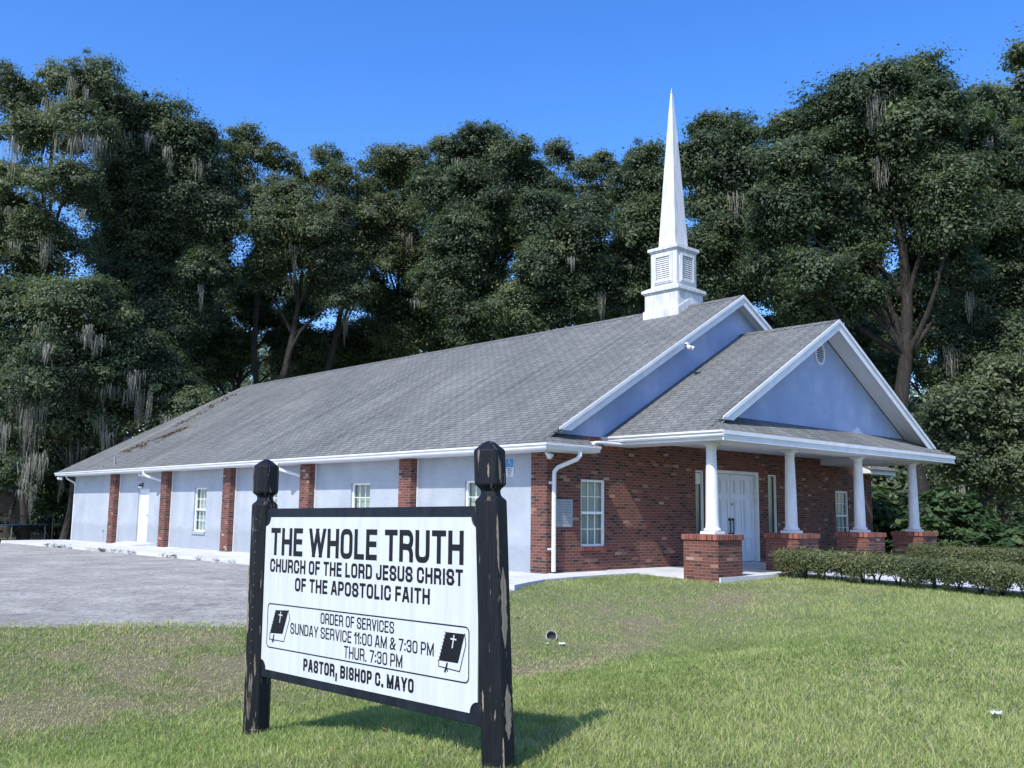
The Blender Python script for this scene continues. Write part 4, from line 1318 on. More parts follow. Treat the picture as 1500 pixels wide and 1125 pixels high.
ff_ = empty('wooden_fence', (-3.5, 37.2, -.5)); tag(ff_, 'weathered grey wooden fence in front of the low house at far left', 'fence')
m = MB()
for k in range(46):
    if k % 11 == 7: continue
    x = k*.16; hh = 1.05+.05*((k*7) % 5)/5; m.box(x, 0, 0, x+.12, .02, hh)
m.build('pickets', plain('weathered_wood', (.20,.18,.15), .9, .3, 6), ff_)
m = MB(); m.box(-.05,.021,.30,7.4,.06,.39); m.box(-.05,.021,.80,7.4,.06,.89); m.build('rails', plain('weathered_rail', (.24,.21,.17), .9, .3, 6), ff_)
cf = empty('chain_link_fence', (-16, 30.6, -.42)); tag(cf, 'black chain-link fence running behind the far end of the parking lot', 'fence')
for k in range(8):
    m = MB(); m.tube([(k*2.4,0,-.2),(k*2.4,0,1.15)], .03, 8); m.lathe((k*2.4,0,1.15), [(.034,0),(.02,.03),(.003,.04)], 8); m.build('fence_post', BLACKM, cf)
m = MB(); m.tube([(0,0,1.12),(16.8,0,1.12)], .02, 6); m.build('top_rail', BLACKM, cf)
m = MB()
for k in range(int(16.8/.12)):
    for sg in (-1, 1):
        x = k*.12; x2 = x+sg*1.1
        t0, t1 = 0.0, 1.0
        if 0 <= x2 <= 16.8:
            m.slab([(x,.004*sg,.02),(x+.010,.004*sg,.02),(x2+.010,.004*sg,1.1),(x2,.004*sg,1.1)], (0,.004,0))
m.build('wire_mesh', BLACKM, cf)
tp = empty('trampoline', (-.1, 33.4, -.42)); tag(tp, 'round dark trampoline with a blue rim behind the chain-link fence', 'trampoline')
m = MB(); m.lathe((0,0,.70), [(1.35,0),(1.35,.004)], 32); m.build('jump_mat', BLACKM, tp)
m = MB(); n = 36
vv = [(r_*math.cos(2*math.pi*k/n), r_*math.sin(2*math.pi*k/n), z) for (r_, z) in ((1.36,.705),(1.36,.735),(1.62,.735),(1.62,.705)) for k in range(n)]
m.add(vv, [(q*n+k, q*n+(k+1) % n, ((q+1) % 4)*n+(k+1) % n, ((q+1) % 4)*n+k) for q in range(4) for k in range(n)])
m.build('rim_pad', plain('blue_vinyl_pad', (.02,.07,.20), .5, .2), tp)
for k in range(6):
    a = math.pi/3*k+.3; m = MB(); m.tube([(1.55*math.cos(a),1.55*math.sin(a),0),(1.55*math.cos(a),1.55*math.sin(a),.70)], .022, 8); m.build('leg', GREYM, tp)

# ------------------------------------------------------------------ trees
TREES=[
('A',0.4,32.8,0.6,18,0.16,[(-1.9,32,18.6,1.58),(-0.2,30.9,19.6,1.34),(0.9,29.6,20.1,1.15),(-0.9,30.5,16.8,1.71),(0.4,29.3,17.3,1.31),(-1.1,32.6,14.7,1.98),(-0,29.5,14.6,1.6),(-1.2,33.1,11.8,2.23),(0.2,31.7,12.4,1.91),(-0.9,31.7,13.4,1.57)]),
('B',7.2,32.0,1.0,7,0.28,[(2.6,32.2,19.7,1.3),(3.2,31.8,18.9,1.7),(4.3,30.6,19,1.63),(5.6,30.2,18.2,1.44),(3.9,32.1,16.9,2.24),(6.1,30.4,16,1.9),(3.8,34.2,15,2.19),(5.7,31.9,14.2,2.17),(7.2,29.9,14.8,1.56),(5,33.6,11.8,2.19),(6.6,29.7,11.9,1.53),(5.4,31,9.3,1.76)]),
('C',1.3,30.6,1.0,18,0.16,[(-0.6,31.5,8.8,2.17),(0.4,27.8,8.9,1.83),(-0,28.7,6.4,1.77),(2.5,28.4,7.2,1.91),(-0.7,31.5,5.5,1.68),(4.4,28.7,6.5,1.65),(2.2,29.6,5.3,1.61),(0.5,30.8,4.2,1.29),(4.9,26.4,5.3,1.07)]),
('D',11.1,32.4,0.42,1,0.16,[(8.6,30.9,19.9,0.87),(8,31.2,18.5,1.08),(9.3,30.3,19.1,1.09),(10.6,30.2,18.8,0.92),(8.8,31.1,17,1.45),(10.2,30.2,16.8,1.32),(7.8,31.6,17.1,1.08)]),
('E',10.5,30.3,0.8,2,0.24,[(10.5,28.5,15.7,1.71),(9.1,28.3,14.3,1.46),(11,26.7,14.8,1.67),(10.6,28.9,13.8,1.29),(12,26.8,12.9,1.48),(9.4,30.1,12.8,0.89),(12.6,26.8,11.5,1.27)]),
('F',14.0,31.2,0.55,1,0.2,[(12.8,29.4,19.4,0.9),(13,28.2,17.9,1.26),(12.2,29.8,18.1,1.12),(14,28.4,16.3,1.65),(14.2,29.2,14.9,1.59),(14.8,27.8,14,1.34)]),
('G',18.4,29.8,0.7,1,0.2,[(15.8,29,19.9,1.09),(16.6,27.3,19.4,1.31),(17.8,26.9,19.1,1.16),(15.7,29,17.2,1.4),(17,27.6,16.7,1.54),(16.9,29.2,15.1,1.88),(18.1,27.4,14.3,1.71),(17,29.9,12.3,1.97),(18.7,27.7,12.1,1.72),(17.8,28.9,10.3,1.56)]),
('H',19.3,23.4,0.85,4,0.26,[(16.4,23.4,18.9,1.23),(17.5,22.3,19.3,1.38),(18,20.4,18.4,1.41),(16,23.5,16.7,1.72),(17.5,21.5,16.3,2.06),(19.5,20.1,17.2,1.57),(16.7,22.3,14.4,1.83),(19.6,22.1,15,1.84),(16.3,23.4,12,1.77),(18.5,22.7,12.1,1.67),(17.5,22.9,10.2,1.42)]),
('I',24.3,21.5,0.5,0,0.18,[(22,21.1,19.8,0.98),(22.9,20,18.4,1.28),(21.8,20.4,16.6,1.41),(23.6,19.6,19.3,0.83),(24.5,19,18.8,0.99),(24.2,19.6,16.7,1.59)]),
('J',19.4,19.2,0.95,1,0.22,[(18.1,18.2,14.6,1.62),(18.9,16.6,13.7,1.73),(17.9,18,11.9,1.73),(20.5,17.2,12,1.64),(19.2,17.8,10.7,1.42),(17.1,19,10.2,1.4)]),
('K',23.4,16.9,0.85,0,0.22,[(22.4,15.4,18.3,0.97),(21.8,15.8,16.7,1.31),(23,14.4,17.3,1.17),(22.4,15.1,14.7,1.65),(21.6,16.1,13.5,1.58),(23.4,14.4,12.6,1.44),(21.2,16.2,11.5,1.22)]),
('L',22.4,10.9,1.0,1,0.3,[(20.4,10.4,17.5,0.87),(20.9,9.3,17.2,1.04),(20,10.5,15.8,1.35),(21.2,9.2,15.5,1.47),(21.1,10.3,13.6,1.67),(19.6,10.7,12,1.33),(21.8,9.1,13.3,1.41),(21.1,9.5,11.4,1.39),(20.6,10.3,10.6,0.85)]),
('M',23.2,3.2,1.05,2,0.32,[(19.3,6.1,15.8,0.95),(19.4,4.7,16.3,1.04),(19.7,3.4,16.8,1.02),(20.8,2.6,17.3,1.03),(22.7,2.2,18.2,0.95),(21.8,1.1,16.5,0.96),(19.1,5.1,14.2,1.58),(20.8,3.7,15.1,1.7),(21.3,1.9,15,1.54),(18.4,5.8,12.3,1.51),(20.7,4.6,12.8,1.65),(22.6,3.3,13.3,1.67),(21.9,0.9,13,1.36),(19.6,6.7,10.6,1.23),(18.3,4.3,9.6,1.14),(21.3,4.3,11.2,1.38),(20.3,5.9,8.9,0.94),(21.9,1.1,11.4,1.15),(20.6,3.9,9.2,0.8),(24.4,1.9,10,1.11)]),
('N',29.2,3.1,0.9,1,0.26,[(26.1,1.9,17.1,0.99),(27.8,1.7,18.3,0.9),(28.8,1.2,18.1,1.15),(27.6,2.1,15.8,1.44),(29.1,1.2,15.8,1.45),(27.5,1.8,13.1,1.54),(28.5,0.9,12.9,1.54),(28.2,1.9,11,1.37),(28.9,1.1,9.8,1.24),(27.8,2.6,9.3,1.07),(31,0.3,14.2,1.84),(31,-0,10.8,1.8)]),
('O',23.2,-2.2,0.6,1,0.22,[(20.4,-2.6,16.4,0.62),(20.6,-2.6,15.4,0.72),(21.4,-2.5,14,0.97),(21.6,-3.3,15.2,1.2),(22.4,-3.2,13.1,1.45)]),
('P',18.6,-0.7,0.9,1,0.12,[(17.7,-0.4,4.5,0.76),(18.4,-1.1,4.7,0.85),(18.2,0,3.7,0.69),(18.8,-0.8,3.5,0.82),(19,-1.7,5.4,0.86),(19.3,-2,4,0.94),(20.6,-2.4,4.8,1.14),(17.9,-0.5,2.5,0.85),(19.5,-0.9,2.4,0.96),(18.8,-2.1,2.6,0.88)]),
('Q',26.8,1.2,0.9,3,0.2,[(25.9,0.8,7.7,1.38),(25.3,1.8,6.7,0.94),(25.1,2.9,6.4,0.62),(26.4,0,7.4,1.37),(25,2.4,8,0.73),(26.5,1.6,2.9,1.12),(25.5,2.7,2.6,1.01),(27.4,0.9,2.3,1.11)]),
('R',12.1,38.4,0.85,0,0.2,[(11.9,38.5,12.7,1.66),(10.5,37.8,8.9,1.68),(11.8,36.7,9.7,1.45),(9.9,37.5,10.7,1.35),(13.7,33.1,11.8,0.95),(12.4,35.1,11.5,0.88),(14.8,35.9,10.4,1.08),(13.7,36.1,13.7,1.24),(11.3,35.4,13.2,1.19),(15.1,33.8,13.5,1.06),(14.6,34.4,9.8,1.37)]),
('S',16.7,34.2,0.85,0,0.2,[(15.6,33.9,9.9,1.54),(17.1,32.6,10.7,1.47),(14,34.7,8.8,1.12),(18.7,32.2,9.8,1.4)]),
('V',22.6,28.6,0.9,0,0.2,[(21.9,27.4,10.7,1.37),(20.5,29.4,10.3,1.38),(24.2,25.9,10.8,1.14),(22.4,26,11.3,1.2)]),
('W',28.3,23.3,0.9,0,0.2,[(27.1,21.7,11.8,1.2),(26.4,23.1,11.5,1.13),(28.6,21.4,12.6,1.22)]),
('X',0.5,34.1,0.9,5,0.1,[(0.3,34.9,2.7,1.31),(-0.8,35.4,4.2,1.63),(0.7,32.5,2.7,1.14),(-1.5,36.1,6.7,1.97),(-1.9,35.5,10.1,2.29),(2.4,33.1,2.7,1.18)]),
('Y',35.8,6.6,0.8,1,0.2,[(34.7,6,11.4,1.62),(37,6.2,9,1.67),(31.4,6.7,11.7,1.36),(30.8,7.7,8.8,1.49),(33,6.1,6.2,1.56),(35.4,4.9,6.3,1.52),(32.7,6.9,9.6,1.17),(29.9,8.9,10.8,1.38),(37.1,4.4,9.1,1.41)]),
('U',26.0,8.9,0.9,2,0.22,[(23.5,8.2,8.5,1.04),(25.9,8.1,8.2,1.14),(25.8,6.6,8.6,0.92),(23.5,10.2,10.6,1.08),(26.2,5.9,6.8,1.04),(27.6,6.1,4.6,1.12)]),
]

TREE_LABEL = {
'A': 'tall airy oak hung with grey moss at the far left edge of the photo',
'B': 'tall dense dark oak behind the back end of the church roof',
'C': 'low dense oak dripping long grey moss beyond the far back corner of the church',
'D': 'thin pale feathery tree whose sparse top rises right of the tall dense oak',
'E': 'medium oak with open forking limbs standing over the left part of the roof ridge',
'F': 'slender pale tree with sparse narrow top behind the forking oak',
'G': 'loose tall tree with sky showing through its left edge of the central grove',
'H': 'broad dense oak forming the highest crown in the middle of the tree line',
'I': 'thin sparse tree with small tufted tops just right of the broad central oak',
'J': 'rounded dark oak low in front of the tree line left of the steeple',
'K': 'tall oak directly behind the steeple to its left',
'L': 'dense oak rising just right of the spire',
'M': 'giant spreading live oak with a massive forked trunk towering over the porch',
'N': 'tall dark oak at the right edge behind the giant live oak',
'O': 'sparse tree whose thin tip reaches in at the top right corner',
'P': 'small bright green tree right of the porch roof corner',
'Q': 'shadowy understory oak between the small bright tree and the giant live oak',
'R': 'shaded understory tree behind the roof near its left end',
'S': 'low dark tree behind the ridge below the slender pale tree',
'V': 'low dark tree behind the ridge below the broad central oak',
'W': 'low dark tree behind the ridge beside the steeple base',
'Y': 'shaded tree filling the gaps behind the forked trunk of the giant live oak',
'U': 'low leafy tree just behind the peak of the porch roof',
'X': 'dark shady tree over the low house at the far left',
}
PALE = {'A', 'D', 'F', 'G', 'I', 'O', 'P', 'E'}

def leaves_from(cents, outs, sig, nper, lsz, g, tint0=None, flat=.62, droop=.25):
    """rhombic leaves scattered round clump centres; returns verts, faces, tint"""
    n = len(cents)
    size = np.repeat(g.uniform(.65, 1.3, n), nper)
    c = np.repeat(cents, nper, 0); o = np.repeat(outs, nper, 0)
    N = len(c)
    off = g.normal(size=(N, 3))*np.array([1, 1, flat])*np.repeat(sig, nper)[:, None]
    p = c+off
    nrm = o*.75+off/(np.repeat(sig, nper)[:, None]+1e-6)*.22+np.array([0, 0, .45])+g.normal(size=(N, 3))*.40
    nrm /= np.linalg.norm(nrm, axis=1)[:, None]+1e-9
    a = np.cross(nrm, g.normal(size=(N, 3))); a /= np.linalg.norm(a, axis=1)[:, None]+1e-9
    b = np.cross(nrm, a)
    s = (lsz*size*g.uniform(.5, 1.45, N))[:, None]
    a = a*s; b = b*s*.5
    v = np.stack([p-a, p+b+a*.1, p+a, p-b+a*.1], 1).reshape(-1, 3)
    f = np.arange(4*N).reshape(-1, 4)
    t = np.repeat(g.uniform(.0, .75, n) if tint0 is None else tint0, nper)+g.normal(size=N)*.13
    return v, f, np.repeat(np.clip(t, 0, 1), 4)

def limb(a, b, n, sag, g):
    a, b = np.array(a, float), np.array(b, float)
    m = (a+b)/2+g.normal(size=3)*sag*np.linalg.norm(b-a)
    m[2] += .06*np.linalg.norm(b-a)
    return [((1-t)**2)*a+2*t*(1-t)*m+t*t*b for t in np.linspace(0, 1, n)]

def moss_strands(mb_v, mb_f, mb_t, c, length, width, ns, g):
    """a hanging beard of ragged thin ribbons"""
    for _ in range(ns):
        base = c+np.array([g.normal()*width, g.normal()*width, g.uniform(-.2, .1)*length])
        L = length*g.uniform(.35, 1.0)*math.exp(-.5*(np.hypot(*(base-c)[:2])/(width*1.6))**2)
        k = 6; w0 = g.uniform(.006, .020); ang = g.uniform(0, math.pi)
        d = np.array([math.cos(ang), math.sin(ang), 0]); x = base.copy(); dr = g.normal(size=2)*.04
        st = len(mb_v); tt = g.uniform(0, 1)
        for i in range(k+1):
            t = i/k; ww = w0*(1-t)**.6*(.6+.8*g.random())
            q = base+np.array([dr[0]*math.sin(3*t+ang)*L, dr[1]*math.sin(4*t)*L, -L*t])
            mb_v.append(q-d*ww); mb_v.append(q+d*ww); mb_t += [tt, tt]
        for i in range(k): mb_f.append((st+2*i, st+2*i+1, st+2*i+3, st+2*i+2))

def make_tree(name, bx, by, dens, nmoss, tr, lobes, seed):
    g = np.random.default_rng(seed)
    gz0 = -.45
    lobes = [tuple(l) for l in lobes]
    skeleton = list(lobes)
    if dens >= .7:                     # leaf masses that join the outer ones, set further back
        L0 = np.array(lobes, float)
        away = np.array([L0[:, 0].mean()-CAM[0], L0[:, 1].mean()-CAM[1], 0]); away /= np.linalg.norm(away)
        for i in range(len(L0)):
            dist = np.linalg.norm(L0[:, :3]-L0[i, :3], axis=1); dist[i] = 99
            for j in np.argsort(dist)[:2]:
                m_ = (L0[i, :3]+L0[j, :3])/2+away*g.uniform(.3, 2.2)
                lobes.append((m_[0], m_[1], m_[2]-.2, .42*(L0[i, 3]+L0[j, 3])))
    lob = np.array(lobes, float)
    root = empty('moss_oak_tree' if nmoss >= 4 else ('slender_tree' if dens < .65 else 'oak_tree'), (bx, by, gz0))
    off = np.array([bx, by, gz0])
    # trunk and limbs
    mb = MB()
    cen = lob[:, :3].mean(0); zlow = lob[:, 2].min()
    fork = np.array([bx+(cen[0]-bx)*.35, by+(cen[1]-by)*.35, max(1.6, zlow*.55+.2)])
    base = np.array([bx, by, gz0-.3])
    mid = (base+fork)/2+np.array([g.normal()*.25, g.normal()*.25, 0])
    top = np.array([cen[0], cen[1], lob[:, 2].max()-.6])
    stem = [base, base+np.array([0, 0, .5]), mid, fork]+limb(fork, top, 7, .06, g)[1:]
    rr = [tr*1.5, tr*1.15, tr, tr*.92]+[tr*.85*(1-.86*t) for t in np.linspace(.12, 1, 6)]
    mb.tube([p-off for p in stem], rr, 9)
    for (x, y, z, r) in skeleton:
        sel = min(max(1, int(3+6*max(0, (z-fork[2]-r*2.2))/(top[2]-fork[2]+.1))), len(stem)-2)
        s_ = stem[sel]
        e = np.array([x, y, z])
        L = np.linalg.norm(e-s_); r0 = min(rr[sel]*.62, .035+.022*L)
        pts = limb(s_, e, 6, .10, g)
        mb.tube([p-off for p in pts], [r0*(1-.75*t) for t in np.linspace(0, 1, 6)], 6, False)
        for _ in range(7):
            dd = g.normal(size=3); dd /= np.linalg.norm(dd); dd[2] = abs(dd[2])*.7
            tip = e+dd*r*g.uniform(.7, 1.1)
            mb.tube([p-off for p in limb(pts[4], tip, 4, .12, g)], [.03, .022, .014, .006], 4, False)
    mb.build('trunk', BARK, root, smooth=True)
    # crown: clumps of leaves over each limb's leaf mass
    cs, os_, sg, tn = [], [], [], []
    for (x, y, z, r) in lobes:
        # each limb's leaf mass is built of rounded tufts, lit on top, dark between
        nsub = max(5, int(6*r*dens+3))
        sd_ = g.normal(size=(nsub, 3)); sd_ /= np.linalg.norm(sd_, axis=1)[:, None]
        sd_[:, 2] = np.where(sd_[:, 2] < -.5, -sd_[:, 2], sd_[:, 2])
        sc_ = np.array([x, y, z])+sd_*r*g.uniform(.35, .82, nsub)[:, None]; sr_ = r*g.uniform(.26, .52, nsub)
        tm = g.normal(.40, .12)
        for c0, r0_ in zip(sc_, sr_):
            ncl = max(5, int(dens*38*r0_*r0_+3))
            d = g.normal(size=(ncl, 3)); d /= np.linalg.norm(d, axis=1)[:, None]
            d[:, 2] = np.where(d[:, 2] < -.25, -d[:, 2], d[:, 2])
            cs.append(c0+d*(r0_*g.uniform(.45, 1.12, ncl))[:, None]*np.array([1, 1, .85])); os_.append(d)
            sg.append(g.uniform(.15, .30, ncl)); tn.append(np.clip(tm+g.normal()*.14+g.normal(size=ncl)*.12, 0, 1))
        # loose sprays between the tufts
        nsp = max(4, int(dens*9*r*r))
        d = g.normal(size=(nsp, 3)); d /= np.linalg.norm(d, axis=1)[:, None]
        cs.append(np.array([x, y, z])+d*(r*g.uniform(.4, 1.02, nsp))[:, None]); os_.append(d); sg.append(g.uniform(.28, .5, nsp)); tn.append(np.clip(tm+g.normal(size=nsp)*.2, 0, 1))
        # straggling twigs that break the outline
        nt2 = max(3, int(7*r))
        d2 = g.normal(size=(nt2, 3)); d2[:, 2] = np.abs(d2[:, 2]); d2 /= np.linalg.norm(d2, axis=1)[:, None]
        cs.append(np.array([x, y, z])+d2*r*g.uniform(.9, 1.13, nt2)[:, None]); os_.append(d2); sg.append(g.uniform(.09, .17, nt2)); tn.append(g.uniform(.2, .6, nt2))
    cs = np.concatenate(cs); os_ = np.concatenate(os_); sg = np.concatenate(sg); tn = np.concatenate(tn)
    v, f, t = leaves_from(cs-off, os_, sg, 105, .066, g, tn)
    np_mesh('crown', v, f, OAKY if name in PALE else OAK, root, {'tint': t})
    if nmoss:
        beards = []
        for k in range(nmoss*2):
            x, y, z, r = skeleton[g.integers(len(skeleton))]
            a = math.atan2(CAM[1]-y, CAM[0]-x)+g.normal()*1.1
            beards.append(((x+math.cos(a)*r*.85, y+math.sin(a)*r*.85, z-r*g.uniform(.2, .8)), g.uniform(.5, 1.9), g.uniform(.05, .26), int(g.integers(24, 60))))
        if name == 'C':
            beards += [((-.606,30.03,6.3), 3.5, .26, 190), ((-.2,29.6,6.1), 2.2, .16, 70), ((2.94,27.48,6.0), 1.7, .10, 70), ((2.5,27.6,6.1), 1.0, .2, 60), ((1.6,28.0,6.2), 1.1, .3, 80), ((-1.1,30.4,6.4), 2.0, .2, 70), ((.6,29,6.2), 1.2, .25, 60)]
        for (c, L, wd, ns) in beards:
            mv, mf, mt = [], [], []
            moss_strands(mv, mf, mt, np.array(c)-off, L, wd, ns, g)
            np_mesh('hanging_moss', np.array(mv), np.array(mf), MOSS, root, {'tint': np.array(mt)})
    tag(root, TREE_LABEL[name], 'tree', 'trees standing behind the church')
    return root

for i, (nm, bx, by, dens, nmoss, tr, lobes) in enumerate(TREES):
    make_tree(nm, bx, by, dens, nmoss, tr, lobes, 100+i)

# pine at the right edge: only a drooping needle branch reaches into view
pt = empty('pine_tree', (16.9, -5.2, -.3)); tag(pt, 'pine whose pale needle spray hangs in at the right edge', 'tree')
g = np.random.default_rng(77)
m = MB(); m.tube([(0,0,-.3),(.05,0,5),(.1,.1,10),(.1,.1,15)], [.26,.22,.16,.06], 10)
tips = []
for k in range(22):
    z = 8.5+k*.3; a = k*2.4+.4; L = 1.3*(1-(z-8.5)/9)+.4
    if k == 13: z, a, L = 13.0, math.atan2(1.55, -1.75), 2.25
    tip = np.array([L*math.cos(a), L*math.sin(a), z-.15*L]); tips.append((tip, a))
    m.tube([np.array([.1,.1,z]), np.array([.1,.1,z])*.5+tip*.5+np.array([0,0,.15]), tip], [.045,.03,.015], 5)
m.build('trunk', BARK, pt, smooth=True)
nv, nf, ntt = [], [], []
for tip, a in tips:
    for j in range(4):
        c = tip*(1-.16*j)+np.array([.1,.1,0])*(.16*j)+np.array([0,0,tip[2]*.16*j*.0]); c[2] = tip[2]+.05*j
        for q in range(90):
            d = g.normal(size=3)*.6+np.array([math.cos(a)*.5, math.sin(a)*.5, -.35]); d /= np.linalg.norm(d)
            L = g.uniform(.18, .36); s_ = np.cross(d, g.normal(size=3)); s_ /= np.linalg.norm(s_)
            b = len(nv); e = c+d*L+np.array([0, 0, -.08*L]); nv += [c-s_*.006, c+s_*.006, e+s_*.003, e-s_*.003]; nf.append((b, b+1, b+2, b+3)); ntt += [g.random()]*4
np_mesh('needles', np.array(nv), np.array(nf), NEEDLE, pt, {'tint': np.array(ntt)})

# the wood beyond: reads as one dark mass
g = np.random.default_rng(5)
cs, os_, sg = [], [], []
def view_dir(px):
    d = _f*FPX+_rr*(px-750)-_uu*(745-562.5); d[2] = 0
    return d/np.linalg.norm(d)
for k in range(150):
    px = -160+1820*(k+.5)/150; d = view_dir(px)
    for q in range(3):
        D = 74+g.uniform(-5, 6)
        top = (12.0 if px < 1000 else 8.5)+2.2*noise2(np.array([px]), np.array([q*50.]), 60., 3)[0]
        for z in np.arange(.2, top, 1.1):
            cs.append(np.array([CAM[0], CAM[1], 0])+d*D+np.array([g.normal()*.9, g.normal()*.9, z+g.uniform(-.5, .5)])); os_.append(-d+np.array([0, 0, .3])); sg.append(g.uniform(.45, .8))
v, f, t = leaves_from(np.array(cs), np.array(os_), np.array(sg), 34, .24, g)
tag(np_mesh('woodland', v, f, OAK, None, {'tint': t}), 'dark wood behind the nearer trees', kind='stuff')

# ------------------------------------------------------------------ hedges and broad-leaved bushes
def hedge(x0, x1, y0, y1, label, seed, hh=.45):
    g = np.random.default_rng(seed)
    o = empty('clipped_hedge', ((x0+x1)/2, y0, 0)); off = np.array([(x0+x1)/2, y0, 0])
    tag(o, label, 'hedge', 'low clipped hedges lining the porch path')
    L = y1-y0; n = int(abs(L)*430)
    x = g.uniform(x0, x1, n); y = y0+L*g.uniform(0, 1, n)
    gh = ground_h(x, y)
    hv = hh+.022*(fbm2(x, y, .8, seed)-.5)*2
    z = gh+.12+(hv-.12)*g.uniform(0, 1, n)**.75
    # push most clumps to the clipped skin
    side_ = g.integers(0, 4, n)
    x = np.where(side_ == 0, x0+.02, np.where(side_ == 1, x1-.02, x)); z = np.where(side_ >= 2, np.where(g.random(n) < .75, gh+hv, z), z)
    x = x+.05*(fbm2(y, z*3, .5, seed+1)-.5)*2*np.where(side_ < 2, 1, 0)
    keep = ~((z < gh+.26) & (noise2(x*.3, y, .28, seed+2) > .50))
    c = np.stack([x, y, z], 1)[keep]
    mid = np.stack([np.full(len(c), (x0+x1)/2), c[:, 1], np.full(len(c), .32)], 1)
    out = c-mid; out[:, 1] *= .2; out /= np.linalg.norm(out, axis=1)[:, None]+1e-9
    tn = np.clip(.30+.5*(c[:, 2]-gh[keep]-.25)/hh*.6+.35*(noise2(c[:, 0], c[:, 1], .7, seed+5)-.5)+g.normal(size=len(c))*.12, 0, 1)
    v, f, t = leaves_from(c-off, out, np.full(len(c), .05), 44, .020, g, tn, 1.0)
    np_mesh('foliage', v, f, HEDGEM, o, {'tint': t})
    m = MB()
    k = 0
    yv = y0+.15*np.sign(L)
    while abs(yv-y0) < abs(L)-.1:
        xx = (x0+x1)/2+g.normal()*.05; zz_ = float(ground_h(xx, yv))-.05
        for q in range(4):
            a = g.uniform(0, 6.28); e = np.array([xx+math.cos(a)*.20, yv+math.sin(a)*.22, zz_+.42])
            m.tube([np.array([xx, yv, zz_])-off, np.array([xx+math.cos(a)*.06, yv+math.sin(a)*.06, zz_+.18])-off, e-off], [.013, .011, .006], 5, False)
        yv += np.sign(L)*g.uniform(.28, .42)
    m.build('stems', BARK, o)
    return o
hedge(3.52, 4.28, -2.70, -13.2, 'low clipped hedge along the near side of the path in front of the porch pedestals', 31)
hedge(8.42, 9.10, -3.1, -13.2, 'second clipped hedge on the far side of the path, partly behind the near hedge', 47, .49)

def broad_bush(loc, rad, hgt, label, seed):
    g = np.random.default_rng(seed)
    o = empty('broad_leaved_bush', loc); tag(o, label, 'bush', 'large-leaved bushes beside the porch')
    m = MB(); cs, os_ = [], []
    for k in range(int(120*rad)):
        a = g.uniform(0, 6.283); q = g.uniform(0, 1)**.6; r_ = rad*q
        z = hgt*(1-.75*q**2.2)*g.uniform(.55, 1.0)
        c = np.array([r_*math.cos(a), r_*math.sin(a), z]); cs.append(c); os_.append(np.array([math.cos(a)*.5, math.sin(a)*.5, 1.3]))
        if k % 3 == 0: m.tube([(0.2*c[0], .2*c[1], -.1), tuple(c*np.array([.6, .6, .6])), tuple(c)], [.02, .014, .006], 4, False)
    m.build('stems', BARK, o)
    v, f, t = leaves_from(np.array(cs), np.array(os_), np.full(len(cs), .17), 20, .118, g, None, .22)
    np_mesh('foliage', v, f, BUSHM, o, {'tint': t})
    return o
broad_bush((14.6, .6, -.3), 1.2, 2.3, 'broad-leaved green bush seen between the last two porch columns', 3)
broad_bush((15.8, -.9, -.3), 1.7, 2.35, 'wide broad-leaved bush right of the last porch column', 4)
broad_bush((17.3, -2.3, -.3), 1.2, 1.35, 'lower broad-leaved bush at the right edge beyond the far hedge', 6)
broad_bush((14.0, 2.0, -.3), .9, 1.7, 'shaded broad-leaved bush at the far right brick corner of the church', 8)
for i, (x, y, r_, h_, lb) in enumerate(((-1.4, 34.6, 1.3, 2.2, 'bright bush in front of the wooden fence at the far left'), (2.0, 33.8, 1.5, 2.6, 'leafy bush beside the trampoline near the church back corner'), (-4.6, 34.2, 1.6, 2.6, 'dark bush at the left frame edge behind the chain-link fence'))):
    o = broad_bush((x, y, -.45), r_, h_, lb, 20+i); o['group'] = 'bushes beyond the chain-link fence'

# ------------------------------------------------------------------ grass blades, weeds, fallen leaves
g = np.random.default_rng(99)
N = 820000
rr_ = (math.sqrt(5.2)+(math.sqrt(30)-math.sqrt(5.2))*g.random(N))**2
az = g.uniform(-math.radians(37), math.radians(37), N)
fa0 = math.atan2(_f[1], _f[0])
x = CAM[0]+rr_*np.cos(fa0+az); y = CAM[1]+rr_*np.sin(fa0+az)
ok = lawn_ok(x, y) & (rr_*np.cos(az) > 4.6)
edge_frill = (np.abs(y-edge_y(x)) < .10+.10*noise2(x, y, .5, 3)) & (x < 1.7) & (g.random(N) < .5) & (y < edge_y(x)+.10)
ok |= edge_frill
x, y, rr_ = x[ok], y[ok], rr_[ok]
dd = dead_amount(x, y)
tuft = noise2(x, y, .16, 2); big = fbm2(x, y, 1.1, 17)
keep = g.random(len(x)) < np.clip(1.25-.40*dd+.25*(tuft-.5), .3, 1)
x, y, rr_, dd, tuft, big = x[keep], y[keep], rr_[keep], dd[keep], tuft[keep], big[keep]
n = len(x)
hgt = (.020+.030*g.random(n)**1.3)*(.65+.7*tuft)*(1.05-.45*dd)*(1+.35*(big > .58))
hgt *= np.where(g.random(n) < .02, 1.8, 1.0)
wdt = .0028*(rr_/6.5)**.75*g.uniform(.7, 1.3, n)
a = g.uniform(0, 2*math.pi, n); lean = hgt*g.uniform(.15, 1.0, n)*(1+.7*dd); b = g.uniform(0, 2*math.pi, n)
z = ground_h(x, y)-.004
P0 = np.stack([x-np.cos(a)*wdt, y-np.sin(a)*wdt, z], 1); P1 = np.stack([x+np.cos(a)*wdt, y+np.sin(a)*wdt, z], 1)
mx, my = x+np.cos(b)*lean*.35, y+np.sin(b)*lean*.35
P2 = np.stack([mx+np.cos(a)*wdt*.8, my+np.sin(a)*wdt*.8, z+hgt*.62], 1); P3 = np.stack([mx-np.cos(a)*wdt*.8, my-np.sin(a)*wdt*.8, z+hgt*.62], 1)
